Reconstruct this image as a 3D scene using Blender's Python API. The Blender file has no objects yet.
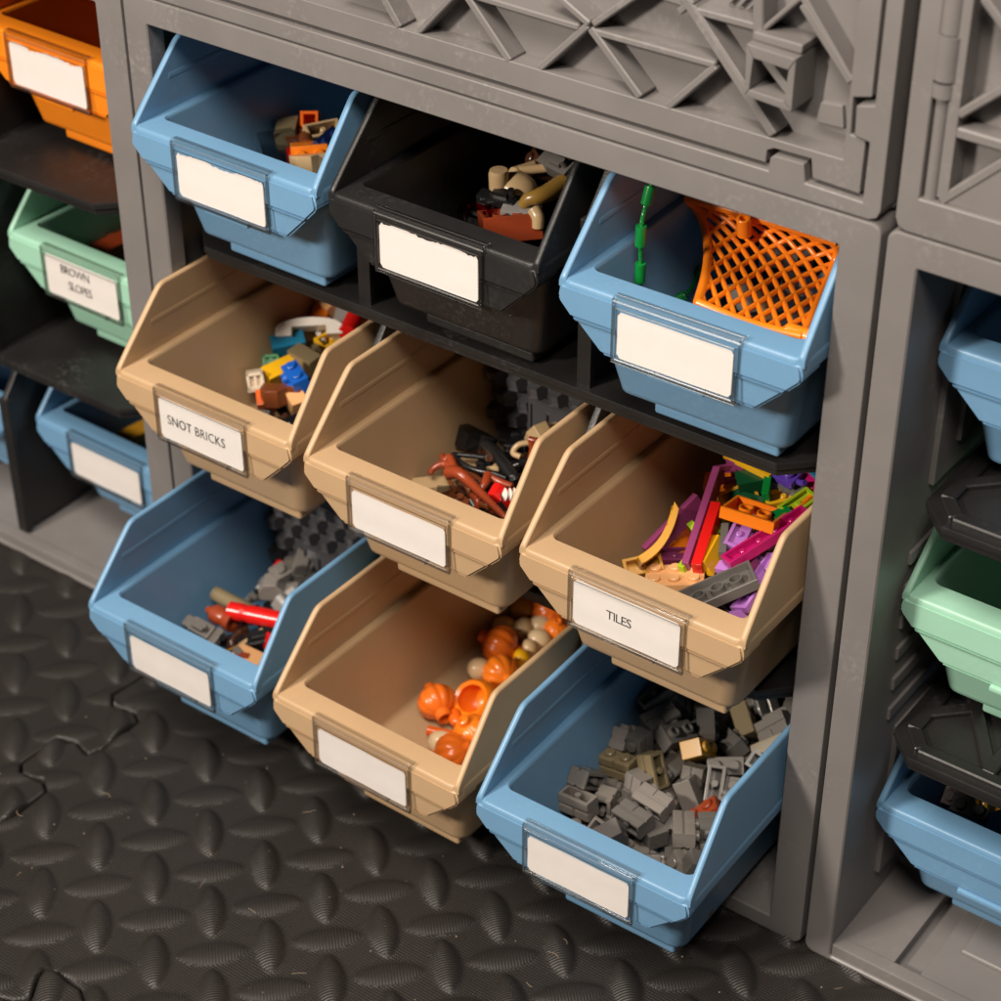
import bpy, bmesh, math, random
import numpy as np
from mathutils import Vector, Matrix
random.seed(7)
scene = bpy.context.scene
COL = scene.collection
PI = math.pi

# ------------------------------------------------------------------ camera
R = [[0.8070689547443692, 0.5904571757997994, -0.00016073069439098697],
     [-0.3390589732408512, 0.4636670552709914, 0.8185669639810705],
     [0.4834032632830389, -0.6605854868242658, 0.5744110894163315]]
CAM = Vector((0.43666222997194987, -0.5289218112134202, 0.4786165928519194))
FPX = 2131.0012
RM = Matrix(R)
RT = RM.transposed()

def ray(u, v):
    return RT @ Vector(((u - 500.5) / FPX, -(v - 500.5) / FPX, -1.0))

def on(u, v, ax, val):
    d = ray(u, v)
    return CAM + d * ((val - CAM[ax]) / d[ax])

def W(u, v, y=.041):
    p = on(u, v, 1, y)
    return (p.x, p.z)

cam_data = bpy.data.cameras.new('camera')
cam = bpy.data.objects.new('camera', cam_data)
COL.objects.link(cam)
cam.matrix_world = Matrix.Translation(CAM) @ RT.to_4x4()
cam_data.sensor_width = 36
cam_data.lens = 36 * FPX / 1001
cam_data.clip_start = .01
cam_data.clip_end = 50
cam_data.dof.use_dof = True
cam_data.dof.focus_distance = .80
cam_data.dof.aperture_fstop = 13
scene.camera = cam

# ------------------------------------------------------------------ materials
def new_mat(name):
    m = bpy.data.materials.new(name)
    m.use_nodes = True
    nt = m.node_tree
    b = nt.nodes['Principled BSDF']
    return m, nt, b

def lnk(nt, a, b):
    nt.links.new(a, b)

def plastic(name, col, rough=.38, grain=.0, gscale=900, var=.06, scuff=0., spec=.5, coat=0.):
    m, nt, b = new_mat(name)
    tc = nt.nodes.new('ShaderNodeTexCoord')
    n1 = nt.nodes.new('ShaderNodeTexNoise'); n1.inputs['Scale'].default_value = 38; n1.inputs['Detail'].default_value = 5
    lnk(nt, tc.outputs['Object'], n1.inputs['Vector'])
    r1 = nt.nodes.new('ShaderNodeMapRange')
    r1.inputs[1].default_value = .3; r1.inputs[2].default_value = .7
    r1.inputs[3].default_value = 1 - var; r1.inputs[4].default_value = 1 + var
    lnk(nt, n1.outputs[0], r1.inputs[0])
    mul = nt.nodes.new('ShaderNodeVectorMath'); mul.operation = 'SCALE'
    mul.inputs[0].default_value = col[:3]
    lnk(nt, r1.outputs[0], mul.inputs['Scale'])
    colout = mul.outputs[0]
    if scuff > 0:
        n2 = nt.nodes.new('ShaderNodeTexNoise'); n2.inputs['Scale'].default_value = 30; n2.inputs['Detail'].default_value = 2
        n3 = nt.nodes.new('ShaderNodeTexNoise'); n3.inputs['Scale'].default_value = 420; n3.inputs['Detail'].default_value = 6
        lnk(nt, tc.outputs['Object'], n2.inputs['Vector']); lnk(nt, tc.outputs['Object'], n3.inputs['Vector'])
        a = nt.nodes.new('ShaderNodeMapRange'); a.inputs[1].default_value = .52; a.inputs[2].default_value = .72
        lnk(nt, n2.outputs[0], a.inputs[0])
        c = nt.nodes.new('ShaderNodeMapRange'); c.inputs[1].default_value = .5; c.inputs[2].default_value = .72
        lnk(nt, n3.outputs[0], c.inputs[0])
        mm = nt.nodes.new('ShaderNodeMath'); mm.operation = 'MULTIPLY'
        lnk(nt, a.outputs[0], mm.inputs[0]); lnk(nt, c.outputs[0], mm.inputs[1])
        m2 = nt.nodes.new('ShaderNodeMath'); m2.operation = 'MULTIPLY'; m2.inputs[1].default_value = scuff
        lnk(nt, mm.outputs[0], m2.inputs[0])
        mx = nt.nodes.new('ShaderNodeMix'); mx.data_type = 'RGBA'
        lnk(nt, m2.outputs[0], mx.inputs[0]); lnk(nt, colout, mx.inputs[6])
        mx.inputs[7].default_value = (min(1, col[0] * 2.2 + .1), min(1, col[1] * 2.2 + .1), min(1, col[2] * 2.2 + .1), 1)
        colout = mx.outputs[2]
    lnk(nt, colout, b.inputs['Base Color'])
    rr = nt.nodes.new('ShaderNodeMapRange')
    rr.inputs[1].default_value = .3; rr.inputs[2].default_value = .7
    rr.inputs[3].default_value = max(.05, rough - .07); rr.inputs[4].default_value = rough + .07
    lnk(nt, n1.outputs[0], rr.inputs[0]); lnk(nt, rr.outputs[0], b.inputs['Roughness'])
    b.inputs['Specular IOR Level'].default_value = spec
    if grain > 0:
        n4 = nt.nodes.new('ShaderNodeTexNoise'); n4.inputs['Scale'].default_value = gscale; n4.inputs['Detail'].default_value = 2
        lnk(nt, tc.outputs['Object'], n4.inputs['Vector'])
        bp = nt.nodes.new('ShaderNodeBump'); bp.inputs['Strength'].default_value = grain; bp.inputs['Distance'].default_value = .0004
        lnk(nt, n4.outputs[0], bp.inputs['Height']); lnk(nt, bp.outputs[0], b.inputs['Normal'])
    return m

M = {}
M['crate'] = plastic('grey_crate_plastic', (.186, .172, .166), .43, .10, 700, .05, .22)
M['crate_deep'] = M['crate']
M['blue_bin'] = plastic('blue_bin_plastic', (.150, .310, .490), .36, .10, 1200, .03, .10)
M['tan_bin'] = plastic('tan_bin_plastic', (.50, .333, .185), .40, .14, 1200, .03, .05)
M['black_bin'] = plastic('black_bin_plastic', (.016, .015, .015), .42, .2, 1000, .1, .25)
M['green_bin'] = plastic('mint_bin_plastic', (.33, .60, .45), .36, .10, 1200, .03, .08)
M['orange_bin'] = plastic('orange_bin_plastic', (.86, .24, .012), .34, .08, 1200, .03)
M['shelf'] = plastic('black_shelf_plastic', (.014, .0128, .0126), .42, .25, 700, .15, .35)
M['divider'] = plastic('black_divider_plastic', (.075, .073, .078), .22, .1, 900, .1)
PAL = dict(
    orange=(.90, .22, .01), flame=(.80, .13, .01), dkorange=(.42, .10, .012), red=(.62, .010, .008), yellow=(.80, .43, .01), gold=(.62, .30, .02), mustard=(.55, .27, .02),
    blue=(.01, .11, .50), azure=(.02, .22, .40), navy=(.012, .03, .12), green=(.005, .20, .035), dkgreen=(.006, .07, .025),
    lime=(.33, .48, .015), white=(.80, .74, .66), cream=(.72, .60, .45), tan=(.52, .36, .19), dktan=(.20, .155, .085), nougat=(.80, .42, .18),
    brown=(.17, .045, .014), dkbrown=(.06, .022, .012), rust=(.28, .045, .014), black=(.012, .012, .013), dkgrey=(.128, .118, .108), grey=(.225, .202, .180),
    stone=(.185, .165, .145), ltgrey=(.30, .285, .268), magenta=(.48, .008, .13), plum=(.26, .045, .14), lavender=(.47, .19, .58), purple=(.10, .045, .38),
    pearlgold=(.30, .17, .035), pumpkin=(.86, .20, .012), pump2=(.74, .145, .012), egg=(.70, .50, .27), bone=(.80, .60, .35))
for k, c in PAL.items():
    M[k] = plastic('toy_' + k, c, .26, 0, 0, .03)
M['silver'], nt, b = new_mat('toy_silver')
b.inputs['Metallic'].default_value = 1; b.inputs['Roughness'].default_value = .30; b.inputs['Base Color'].default_value = (.75, .73, .70, 1)

def clear_mat(name, tint=(.97, .97, .96), base=.05, top=.75, rough=.06):
    m = bpy.data.materials.new(name); m.use_nodes = True
    nt = m.node_tree
    for n in list(nt.nodes): nt.nodes.remove(n)
    out = nt.nodes.new('ShaderNodeOutputMaterial')
    tr = nt.nodes.new('ShaderNodeBsdfTransparent'); tr.inputs[0].default_value = (*tint, 1)
    gl = nt.nodes.new('ShaderNodeBsdfGlossy'); gl.inputs['Roughness'].default_value = rough
    gl.inputs['Color'].default_value = (.95, .95, .95, 1)
    fr = nt.nodes.new('ShaderNodeLayerWeight'); fr.inputs[0].default_value = .5
    pw = nt.nodes.new('ShaderNodeMath'); pw.operation = 'POWER'; pw.inputs[1].default_value = 3.0
    lnk(nt, fr.outputs['Facing'], pw.inputs[0])
    mr = nt.nodes.new('ShaderNodeMapRange'); mr.inputs[3].default_value = base; mr.inputs[4].default_value = top
    lnk(nt, pw.outputs[0], mr.inputs[0])
    mx = nt.nodes.new('ShaderNodeMixShader')
    lnk(nt, mr.outputs[0], mx.inputs[0]); lnk(nt, tr.outputs[0], mx.inputs[1]); lnk(nt, gl.outputs[0], mx.inputs[2])
    lnk(nt, mx.outputs[0], out.inputs[0])
    return m
M['pane'] = clear_mat('clear_pane', (.985, .98, .975), .015, .6, .08)
M['clear_frame'] = clear_mat('clear_plastic_frame', (.955, .95, .945), .05, 1.0, .07)
M['dark_refraction'] = clear_mat('dark_refraction_tint', (.66, .64, .62), .05, .5, .30)  # dark tint painted in for refraction lines along the holder edges
M['painted_highlight'] = clear_mat('painted_highlight_gloss', (.97, .97, .97), .12, .6, .36)  # glossy finish for added bars that imitate highlights on the holder
M['clear_toy'] = clear_mat('clear_toy', (.72, .74, .75), .10, .9, .08)
M['tr_red'] = clear_mat('clear_red_toy', (.50, .02, .02), .08, .7, .1)
M['tr_blue'] = clear_mat('clear_blue_toy', (.03, .08, .55), .08, .8, .1)
m, nt, b = new_mat('label_paper')
b.inputs['Roughness'].default_value = .75
tc = nt.nodes.new('ShaderNodeTexCoord'); nz = nt.nodes.new('ShaderNodeTexNoise'); nz.inputs['Scale'].default_value = 120; nz.inputs['Detail'].default_value = 4
lnk(nt, tc.outputs['Object'], nz.inputs['Vector'])
cr = nt.nodes.new('ShaderNodeMix'); cr.data_type = 'RGBA'; cr.inputs[6].default_value = (.83, .79, .765, 1); cr.inputs[7].default_value = (.88, .845, .82, 1)
lnk(nt, nz.outputs[0], cr.inputs[0]); lnk(nt, cr.outputs[2], b.inputs['Base Color'])
nz2 = nt.nodes.new('ShaderNodeTexNoise'); nz2.inputs['Scale'].default_value = 60
lnk(nt, tc.outputs['Object'], nz2.inputs['Vector'])
bp = nt.nodes.new('ShaderNodeBump'); bp.inputs['Strength'].default_value = .25; bp.inputs['Distance'].default_value = .001
lnk(nt, nz2.outputs[0], bp.inputs['Height']); lnk(nt, bp.outputs[0], b.inputs['Normal'])
M['paper'] = m
m, nt, b = new_mat('printed_ink'); b.inputs['Base Color'].default_value = (.03, .028, .03, 1); b.inputs['Roughness'].default_value = .6
M['ink'] = m

# foam mat: rib and grid texture as bump, chosen by a mesh attribute
m, nt, b = new_mat('foam_mat_rubber')
tc = nt.nodes.new('ShaderNodeTexCoord')
at = nt.nodes.new('ShaderNodeAttribute'); at.attribute_name = 'zone'
sep = nt.nodes.new('ShaderNodeSeparateXYZ'); lnk(nt, tc.outputs['Object'], sep.inputs[0])
def mth(op, a, bb=None):
    n = nt.nodes.new('ShaderNodeMath'); n.operation = op
    for i, x in enumerate((a, bb)):
        if x is None: continue
        if isinstance(x, (int, float)): n.inputs[i].default_value = x
        else: lnk(nt, x, n.inputs[i])
    return n.outputs[0]
X, Y = sep.outputs[0], sep.outputs[1]
K = 2 * PI / .00135
sx = mth('SINE', mth('MULTIPLY', X, K)); sy = mth('SINE', mth('MULTIPLY', Y, K))
grid = mth('MAXIMUM', sx, sy)
K2 = 2 * PI / .0013 / math.sqrt(2)
rv = mth('SINE', mth('MULTIPLY', mth('SUBTRACT', X, Y), K2))
rh = mth('SINE', mth('MULTIPLY', mth('ADD', X, Y), K2))
isV = mth('COMPARE', at.outputs['Fac'], 1.0); isV.node.inputs[2].default_value = .4
isH = mth('COMPARE', at.outputs['Fac'], 2.0); isH.node.inputs[2].default_value = .4
isB = mth('COMPARE', at.outputs['Fac'], 0.0); isB.node.inputs[2].default_value = .4
hh = mth('ADD', mth('ADD', mth('MULTIPLY', rv, isV), mth('MULTIPLY', mth('MULTIPLY', rh, .6), isH)), mth('MULTIPLY', grid, isB))
nz = nt.nodes.new('ShaderNodeTexNoise'); nz.inputs['Scale'].default_value = 70; nz.inputs['Detail'].default_value = 6
lnk(nt, tc.outputs['Object'], nz.inputs['Vector'])
worn = nt.nodes.new('ShaderNodeMapRange'); worn.inputs[1].default_value = .35; worn.inputs[2].default_value = .7; worn.inputs[3].default_value = .35; worn.inputs[4].default_value = 1
lnk(nt, nz.outputs[0], worn.inputs[0])
hf = mth('MULTIPLY', hh, worn.outputs[0])
bp = nt.nodes.new('ShaderNodeBump'); bp.inputs['Strength'].default_value = .55; bp.inputs['Distance'].default_value = .00022
lnk(nt, hf, bp.inputs['Height']); lnk(nt, bp.outputs[0], b.inputs['Normal'])
nz3 = nt.nodes.new('ShaderNodeTexNoise'); nz3.inputs['Scale'].default_value = 22; nz3.inputs['Detail'].default_value = 7
lnk(nt, tc.outputs['Object'], nz3.inputs['Vector'])
cr = nt.nodes.new('ShaderNodeMix'); cr.data_type = 'RGBA'; cr.inputs[6].default_value = (.0145, .0122, .0110, 1); cr.inputs[7].default_value = (.0245, .0208, .0186, 1)
lnk(nt, nz3.outputs[0], cr.inputs[0]); lnk(nt, cr.outputs[2], b.inputs['Base Color'])
b.inputs['Roughness'].default_value = .47
b.inputs['Specular IOR Level'].default_value = .45
M['foam'] = m
m, nt, b = new_mat('dust_specks'); b.inputs['Base Color'].default_value = (.33, .25, .17, 1); b.inputs['Roughness'].default_value = .8
M['dust'] = m

# ------------------------------------------------------------------ mesh helpers
def finish(bm, name, mat, parent=None, angle=35, bevel=0, seg=2, loc=None):
    bmesh.ops.recalc_face_normals(bm, faces=bm.faces[:])
    me = bpy.data.meshes.new(name)
    bm.to_mesh(me); bm.free()
    for p in me.polygons: p.use_smooth = True
    me.set_sharp_from_angle(angle=math.radians(angle))
    me.materials.append(M[mat] if isinstance(mat, str) else mat)
    o = bpy.data.objects.new(name, me)
    COL.objects.link(o)
    if parent is not None: o.parent = parent
    if bevel:
        md = o.modifiers.new('bevel', 'BEVEL'); md.width = bevel; md.segments = seg; md.limit_method = 'ANGLE'; md.angle_limit = math.radians(40)
        md.harden_normals = False
    if loc: o.location = loc
    wn(o)
    return o

def wn(o):
    md = o.modifiers.new('weighted_normal', 'WEIGHTED_NORMAL'); md.keep_sharp = True; md.weight = 100

def box(bm, x0, x1, y0, y1, z0, z1, bev=0., seg=2, mat=None):
    vs = [bm.verts.new(p) for p in [(x0, y0, z0), (x1, y0, z0), (x1, y1, z0), (x0, y1, z0), (x0, y0, z1), (x1, y0, z1), (x1, y1, z1), (x0, y1, z1)]]
    fs = [bm.faces.new([vs[i] for i in q]) for q in [(3, 2, 1, 0), (4, 5, 6, 7), (0, 1, 5, 4), (1, 2, 6, 5), (2, 3, 7, 6), (3, 0, 4, 7)]]
    if bev > 0:
        es = list({e for f in fs for e in f.edges})
        r = bmesh.ops.bevel(bm, geom=es, offset=bev, segments=seg, affect='EDGES', profile=.5)
    if mat is not None:
        bmesh.ops.transform(bm, matrix=mat, verts=vs)
    return vs

def prism(bm, pts, axis, a0, a1, bev=0., seg=2):
    """polygon pts (2D) extruded along axis from a0 to a1. axis 0: pts=(y,z); 1: pts=(x,z); 2: pts=(x,y)"""
    def mk(p, a):
        return {0: (a, p[0], p[1]), 1: (p[0], a, p[1]), 2: (p[0], p[1], a)}[axis]
    A = [bm.verts.new(mk(p, a0)) for p in pts]; B = [bm.verts.new(mk(p, a1)) for p in pts]
    n = len(pts)
    fs = [bm.faces.new(A[::-1]), bm.faces.new(B)]
    for i in range(n):
        fs.append(bm.faces.new((A[i], A[(i + 1) % n], B[(i + 1) % n], B[i])))
    bmesh.ops.recalc_face_normals(bm, faces=fs)
    if bev > 0:
        bmesh.ops.bevel(bm, geom=list({e for f in fs for e in f.edges}), offset=bev, segments=seg, affect='EDGES', profile=.5)
    return A + B

def bar2(bm, p, q, w, y0, y1, bev=.0004):
    """bar in the x-z plane from p to q, width w, between depths y0 and y1"""
    p = Vector(p); q = Vector(q); d = (q - p).normalized(); n = Vector((-d.y, d.x)) * (w / 2)
    prism(bm, [tuple(p + n), tuple(q + n), tuple(q - n), tuple(p - n)], 1, y0, y1, bev, 1)

def cyl(bm, r0, r1, h, mat=None, n=20, cap=True):
    r = bmesh.ops.create_cone(bm, cap_ends=cap, segments=n, radius1=r0, radius2=r1, depth=h)
    if mat is not None: bmesh.ops.transform(bm, matrix=mat, verts=r['verts'])
    return r['verts']

def rrect(x, y0, y1, r, z, n=5, x0=None):
    if x0 is None: x0 = -x
    pts = []
    for cx, cy, a0 in ((x - r, y0 + r, -90), (x - r, y1 - r, 0), (x0 + r, y1 - r, 90), (x0 + r, y0 + r, 180)):
        for i in range(n + 1):
            a = math.radians(a0 + 90 * i / n)
            pts.append((cx + r * math.cos(a), cy + r * math.sin(a), z))
    return pts

def loft(bm, rings, cap0=True, cap1=True):
    V = [[bm.verts.new(p) for p in r] for r in rings]
    n = len(V[0])
    for a, b in zip(V[:-1], V[1:]):
        for i in range(n):
            bm.faces.new((a[i], a[(i + 1) % n], b[(i + 1) % n], b[i]))
    if cap0: bm.faces.new(V[0][::-1])
    if cap1: bm.faces.new(V[-1])
    return V

def tube(bm, pts, r, n=8, closed=False):
    pts = [Vector(p) for p in pts]
    if not isinstance(r, (list, tuple)): r = [r] * len(pts)
    prev = None; rings = []
    for i, p in enumerate(pts):
        if i == 0: t = pts[1] - p
        elif i == len(pts) - 1: t = p - pts[i - 1]
        else: t = pts[i + 1] - pts[i - 1]
        t.normalize()
        if prev is None:
            up = Vector((0, 0, 1)) if abs(t.z) < .9 else Vector((1, 0, 0))
            nrm = t.cross(up).normalized()
        else:
            nrm = (prev - t * prev.dot(t)).normalized()
        prev = nrm; bi = t.cross(nrm)
        rings.append([p + (nrm * math.cos(2 * PI * k / n) + bi * math.sin(2 * PI * k / n)) * r[i] for k in range(n)])
    loft(bm, rings)

def lathe(bm, prof, n=24, mat=None):
    rings = [[(r * math.cos(2 * PI * k / n), r * math.sin(2 * PI * k / n), z) for k in range(n)] for r, z in prof]
    V = loft(bm, rings)
    if mat is not None: bmesh.ops.transform(bm, matrix=mat, verts=[v for r in V for v in r])

def spline(P, m=6):
    P = [Vector(p) for p in P]; out = []
    Q = [P[0] * 2 - P[1]] + P + [P[-1] * 2 - P[-2]]
    for i in range(1, len(Q) - 2):
        for k in range(m):
            t = k / m
            a, b, c, d = Q[i - 1], Q[i], Q[i + 1], Q[i + 2]
            out.append(.5 * ((2 * b) + (c - a) * t + (2 * a - 5 * b + 4 * c - d) * t * t + (3 * b - a - 3 * c + d) * t ** 3))
    out.append(P[-1]); return out

def empty(name, loc, rz=0.):
    o = bpy.data.objects.new(name, None); o.empty_display_size = .02
    COL.objects.link(o); o.location = loc; o.rotation_euler = (0, 0, rz)
    return o

def tag(o, label=None, cat=None, group=None, kind=None):
    if label: o['label'] = label
    if cat: o['category'] = cat
    if group: o['group'] = group
    if kind: o['kind'] = kind
    return o

# ------------------------------------------------------------------ floor and foam mats
FZ = -.179
SEAM = [(-.147, -.105), (-.1485, -.0888), (-.149, -.0755), (-.1554, -.0715), (-.1661, -.0752), (-.1702, -.0698), (-.1674, -.0457), (-.1579, -.0439), (-.1502, -.0468)]
PER = .0648
def seam_line():
    base = [(-.147, -.0402), (-.1475, -.0168), (-.1532, -.0143), (-.1656, -.0166), (-.1707, -.0114), (-.1676, .0123), (-.159, .0146), (-.1508, .0112)]
    base = [(-.147, -.0402), (-.1475, -.0180), (-.1532, -.0143), (-.1656, -.0166), (-.1707, -.0114), (-.1690, .0095), (-.1600, .0130), (-.1502, .0105)]
    pts = []
    k = -7
    while k <= 8:
        off = k * .0587
        for x, y in base: pts.append((x, y + off))
        k += 1
    return pts
def floor_build():
    x0, x1, y0, y1 = -.46, .36, -.40, .10
    st = .00105
    nx = int((x1 - x0) / st) + 1; ny = int((y1 - y0) / st) + 1
    xs = np.linspace(x0, x1, nx); ys = np.linspace(y0, y1, ny)
    GX, GY = np.meshgrid(xs, ys)
    sl = np.array(seam_line())
    poly = np.vstack([sl, [[9, 9], [9, -9]]])
    inside = np.zeros(GX.shape, bool)
    n = len(poly)
    for i in range(n):
        ax, ay = poly[i]; bx, by = poly[(i + 1) % n]
        if ay == by: continue
        c = ((ay > GY) != (by > GY)) & (GX < (bx - ax) * (GY - ay) / (by - ay) + ax)
        inside ^= c
    dist = np.full(GX.shape, 1.0)
    base2 = [(-.0385, -.1735), (-.0095, -.1735), (-.0035, -.1700), (-.0094, -.1578), (-.0103, -.1531), (-.0070, -.1507), (.0074, -.1507), (.0140, -.1544)]
    base2 = [(-.0633, -.1668), (-.0681, -.1578), (-.0690, -.1531), (-.0657, -.1507), (-.0513, -.1507), (-.0447, -.1544), (-.0460, -.1660), (-.0425, -.1735), (-.0160, -.1735), (-.0100, -.1712)]
    s2 = np.array([(x + k * .0587, y) for k in range(-2, 8) for x, y in base2])
    poly2 = np.vstack([s2, [[9, -9], [-9, -9]]])
    front = np.zeros(GX.shape, bool)
    for i in range(len(poly2)):
        ax, ay = poly2[i]; bx, by = poly2[(i + 1) % len(poly2)]
        if ay == by: continue
        front ^= ((ay > GY) != (by > GY)) & (GX < (bx - ax) * (GY - ay) / (by - ay) + ax)
    front &= inside
    near = ((GX > -.19) & (GX < -.13)) | ((GY > -.185) & (GY < -.14))
    segs = [(sl[i], sl[i + 1]) for i in range(len(sl) - 1)] + [(s2[i], s2[i + 1]) for i in range(len(s2) - 1)]
    gx = GX[near]; gy = GY[near]; dd = np.full(gx.shape, 1.0)
    for a, b2_ in segs:
        d = b2_ - a; L2 = (d ** 2).sum()
        if L2 < 1e-12: continue
        t = np.clip(((gx - a[0]) * d[0] + (gy - a[1]) * d[1]) / L2, 0, 1)
        dd = np.minimum(dd, np.hypot(gx - a[0] - t * d[0], gy - a[1] - t * d[1]))
    dist[near] = dd
    def pods(ox, oy, px, py):
        H = np.zeros(GX.shape); Z = np.zeros(GX.shape)
        L, Wd, Hm = .0148, .0067, .0029
        for kind in (1, 2):
            sx = ox + (px / 2 if kind == 2 else 0); sy = oy + (py / 2 if kind == 2 else 0)
            i = np.round((GX - sx) / px); j = np.round((GY - sy) / py)
            best = np.zeros(GX.shape)
            for di in (-1, 0, 1):
                for dj in (-1, 0, 1):
                    dx = GX - sx - (i + di) * px; dy = GY - sy - (j + dj) * py
                    if kind == 1: a = (dx - dy) * .7071; b_ = (dx + dy) * .7071
                    else: a = (dx + dy) * .7071; b_ = (dx - dy) * .7071
                    t = np.clip(1 - (a / L) ** 2, 0, 1); w = Wd * t ** .62 + 1e-9
                    h = np.where(np.abs(b_) < w, np.sqrt(t) * (1 - (np.abs(b_) / w) ** 2.0), 0)
                    best = np.maximum(best, h)
            Z = np.where(best * (1.0 if kind == 1 else .55) > H + 1e-6, kind, Z); H = np.maximum(H, best * (1.0 if kind == 1 else .55))
        return H * Hm, np.where(H > .05, Z, 0)
    hr, zr = pods(-.0370, -.0195, .0328, .0343)
    hl, zl = pods(-.1850, -.0272, .0338, .0335)
    hf_, zf_ = pods(-.0300, -.1900, .0332, .0338)
    H = np.where(front, hf_, np.where(inside, hr, hl)); Zn = np.where(front, zf_, np.where(inside, zr, zl))
    rng = np.random.default_rng(3)
    H = H - .0012 * np.clip(1 - dist / .0016, 0, 1) ** 2
    # gentle unevenness
    H += .0004 * np.sin(GX * 31 + 1) * np.sin(GY * 27)
    co = np.stack([GX, GY, H + FZ], -1).reshape(-1, 3)
    insf = np.where(front, 2, np.where(inside, 1, 0)).reshape(-1)
    # nearest seam point of every vertex close to the seam
    nearf = np.nonzero(dist.reshape(-1) < .004)[0]
    pt = co[nearf, :2]; bestd = np.full(len(nearf), 9.0); bp_ = pt.copy()
    for a, b2_ in segs:
        d = b2_ - a; L2 = (d ** 2).sum()
        if L2 < 1e-12: continue
        t = np.clip(((pt - a) @ d) / L2, 0, 1); q = a + t[:, None] * d
        e = np.hypot(*(pt - q).T); m_ = e < bestd
        bestd[m_] = e[m_]; bp_[m_] = q[m_]
    snap = np.zeros((len(co), 2)); snap[nearf] = bp_
    idx = np.arange(nx * ny).reshape(ny, nx)
    quads = np.stack([idx[:-1, :-1], idx[:-1, 1:], idx[1:, 1:], idx[1:, :-1]], -1).reshape(-1, 4)
    res = []
    for flag, lab in ((1, 'large black foam floor mat with a raised tread pattern, running under the open bins'),
                      (0, 'black foam floor mat in the left corner, left of the jigsaw seam'),
                      (2, 'black foam floor mat of which only a corner shows at the bottom left')):
        mine = insf == flag
        q = quads[mine[quads].any(1)]
        c2 = co.copy()
        over = np.unique(q[~mine[q]])
        dv = snap[over] - co[over, :2]; ln = np.hypot(*dv.T)[:, None]
        c2[over, :2] = snap[over] + np.where(ln > 1e-6, dv / np.maximum(ln, 1e-6), 0) * .00042
        c2[over, 2] = FZ - .0022
        used, inv = np.unique(q, return_inverse=True)
        me = bpy.data.meshes.new('foam_mat')
        me.vertices.add(len(used)); me.vertices.foreach_set('co', c2[used].astype(np.float32).ravel())
        nl = len(q) * 4
        me.loops.add(nl); me.loops.foreach_set('vertex_index', inv.ravel().astype(np.int32))
        me.polygons.add(len(q)); me.polygons.foreach_set('loop_start', np.arange(0, nl, 4, dtype=np.int32))
        me.update(calc_edges=True); me.validate()
        me.polygons.foreach_set('use_smooth', np.ones(len(me.polygons), bool))
        a = me.attributes.new('zone', 'FLOAT', 'POINT'); a.data.foreach_set('value', Zn.reshape(-1)[used].astype(np.float32))
        me.materials.append(M['foam'])
        o = bpy.data.objects.new('foam_mat', me); COL.objects.link(o)
        tag(o, lab, 'floor mat', 'interlocking foam floor mats')
        res.append(o)
    return res
floor_build()
bm = bmesh.new(); box(bm, -1.6, 1.6, -1.4, .8, FZ - .03, FZ - .006)
fl = finish(bm, 'floor', 'foam'); tag(fl, kind='structure')

# ------------------------------------------------------------------ storage crates
YF = .041          # front plane of the crates
def ring_frame(bm, xo0, xo1, zo0, zo1, xi0, xi1, zi0, zi1, y0, y1, r=.004, thin=False):
    """box tunnel open at both ends: outer rounded rectangle, inner opening"""
    def rr(xa, xb, za, zb, r, y, n=5):
        pts = []
        for cx, cz, a0 in ((xb - r, za + r, -90), (xb - r, zb - r, 0), (xa + r, zb - r, 90), (xa + r, za + r, 180)):
            for i in range(n + 1):
                a = math.radians(a0 + 90 * i / n); pts.append((cx + r * math.cos(a), y, cz + r * math.sin(a)))
        return pts
    e = .0011; f = .0006
    rings = [rr(xo0, xo1, zo0, zo1, r, y1), rr(xo0, xo1, zo0, zo1, r, y0 + e), rr(xo0 + .3 * e, xo1 - .3 * e, zo0 + .3 * e, zo1 - .3 * e, r, y0 + .3 * e),
             rr(xo0 + e, xo1 - e, zo0 + e, zo1 - e, r * .8, y0),
             rr(xi0 - f, xi1 + f, zi0 - f, zi1 + f, .0012, y0), rr(xi0, xi1, zi0, zi1, .001, y0 + f)]
    if thin: rings += [rr(xi0, xi1, zi0, zi1, .001, y0 + .009), rr(xo0 + .004, xo1 - .004, zi0, zi1, .001, y0 + .0092), rr(xo0 + .004, xo1 - .004, zi0, zi1, .001, y1)]
    else: rings += [rr(xi0, xi1, zi0, zi1, .001, y1)]
    V = [[bm.verts.new(p) for p in q] for q in rings]
    n = len(V[0])
    for a, b in zip(V, V[1:] + V[:1]):
        for i in range(n):
            bm.faces.new((a[i], a[(i + 1) % n], b[(i + 1) % n], b[i]))

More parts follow.
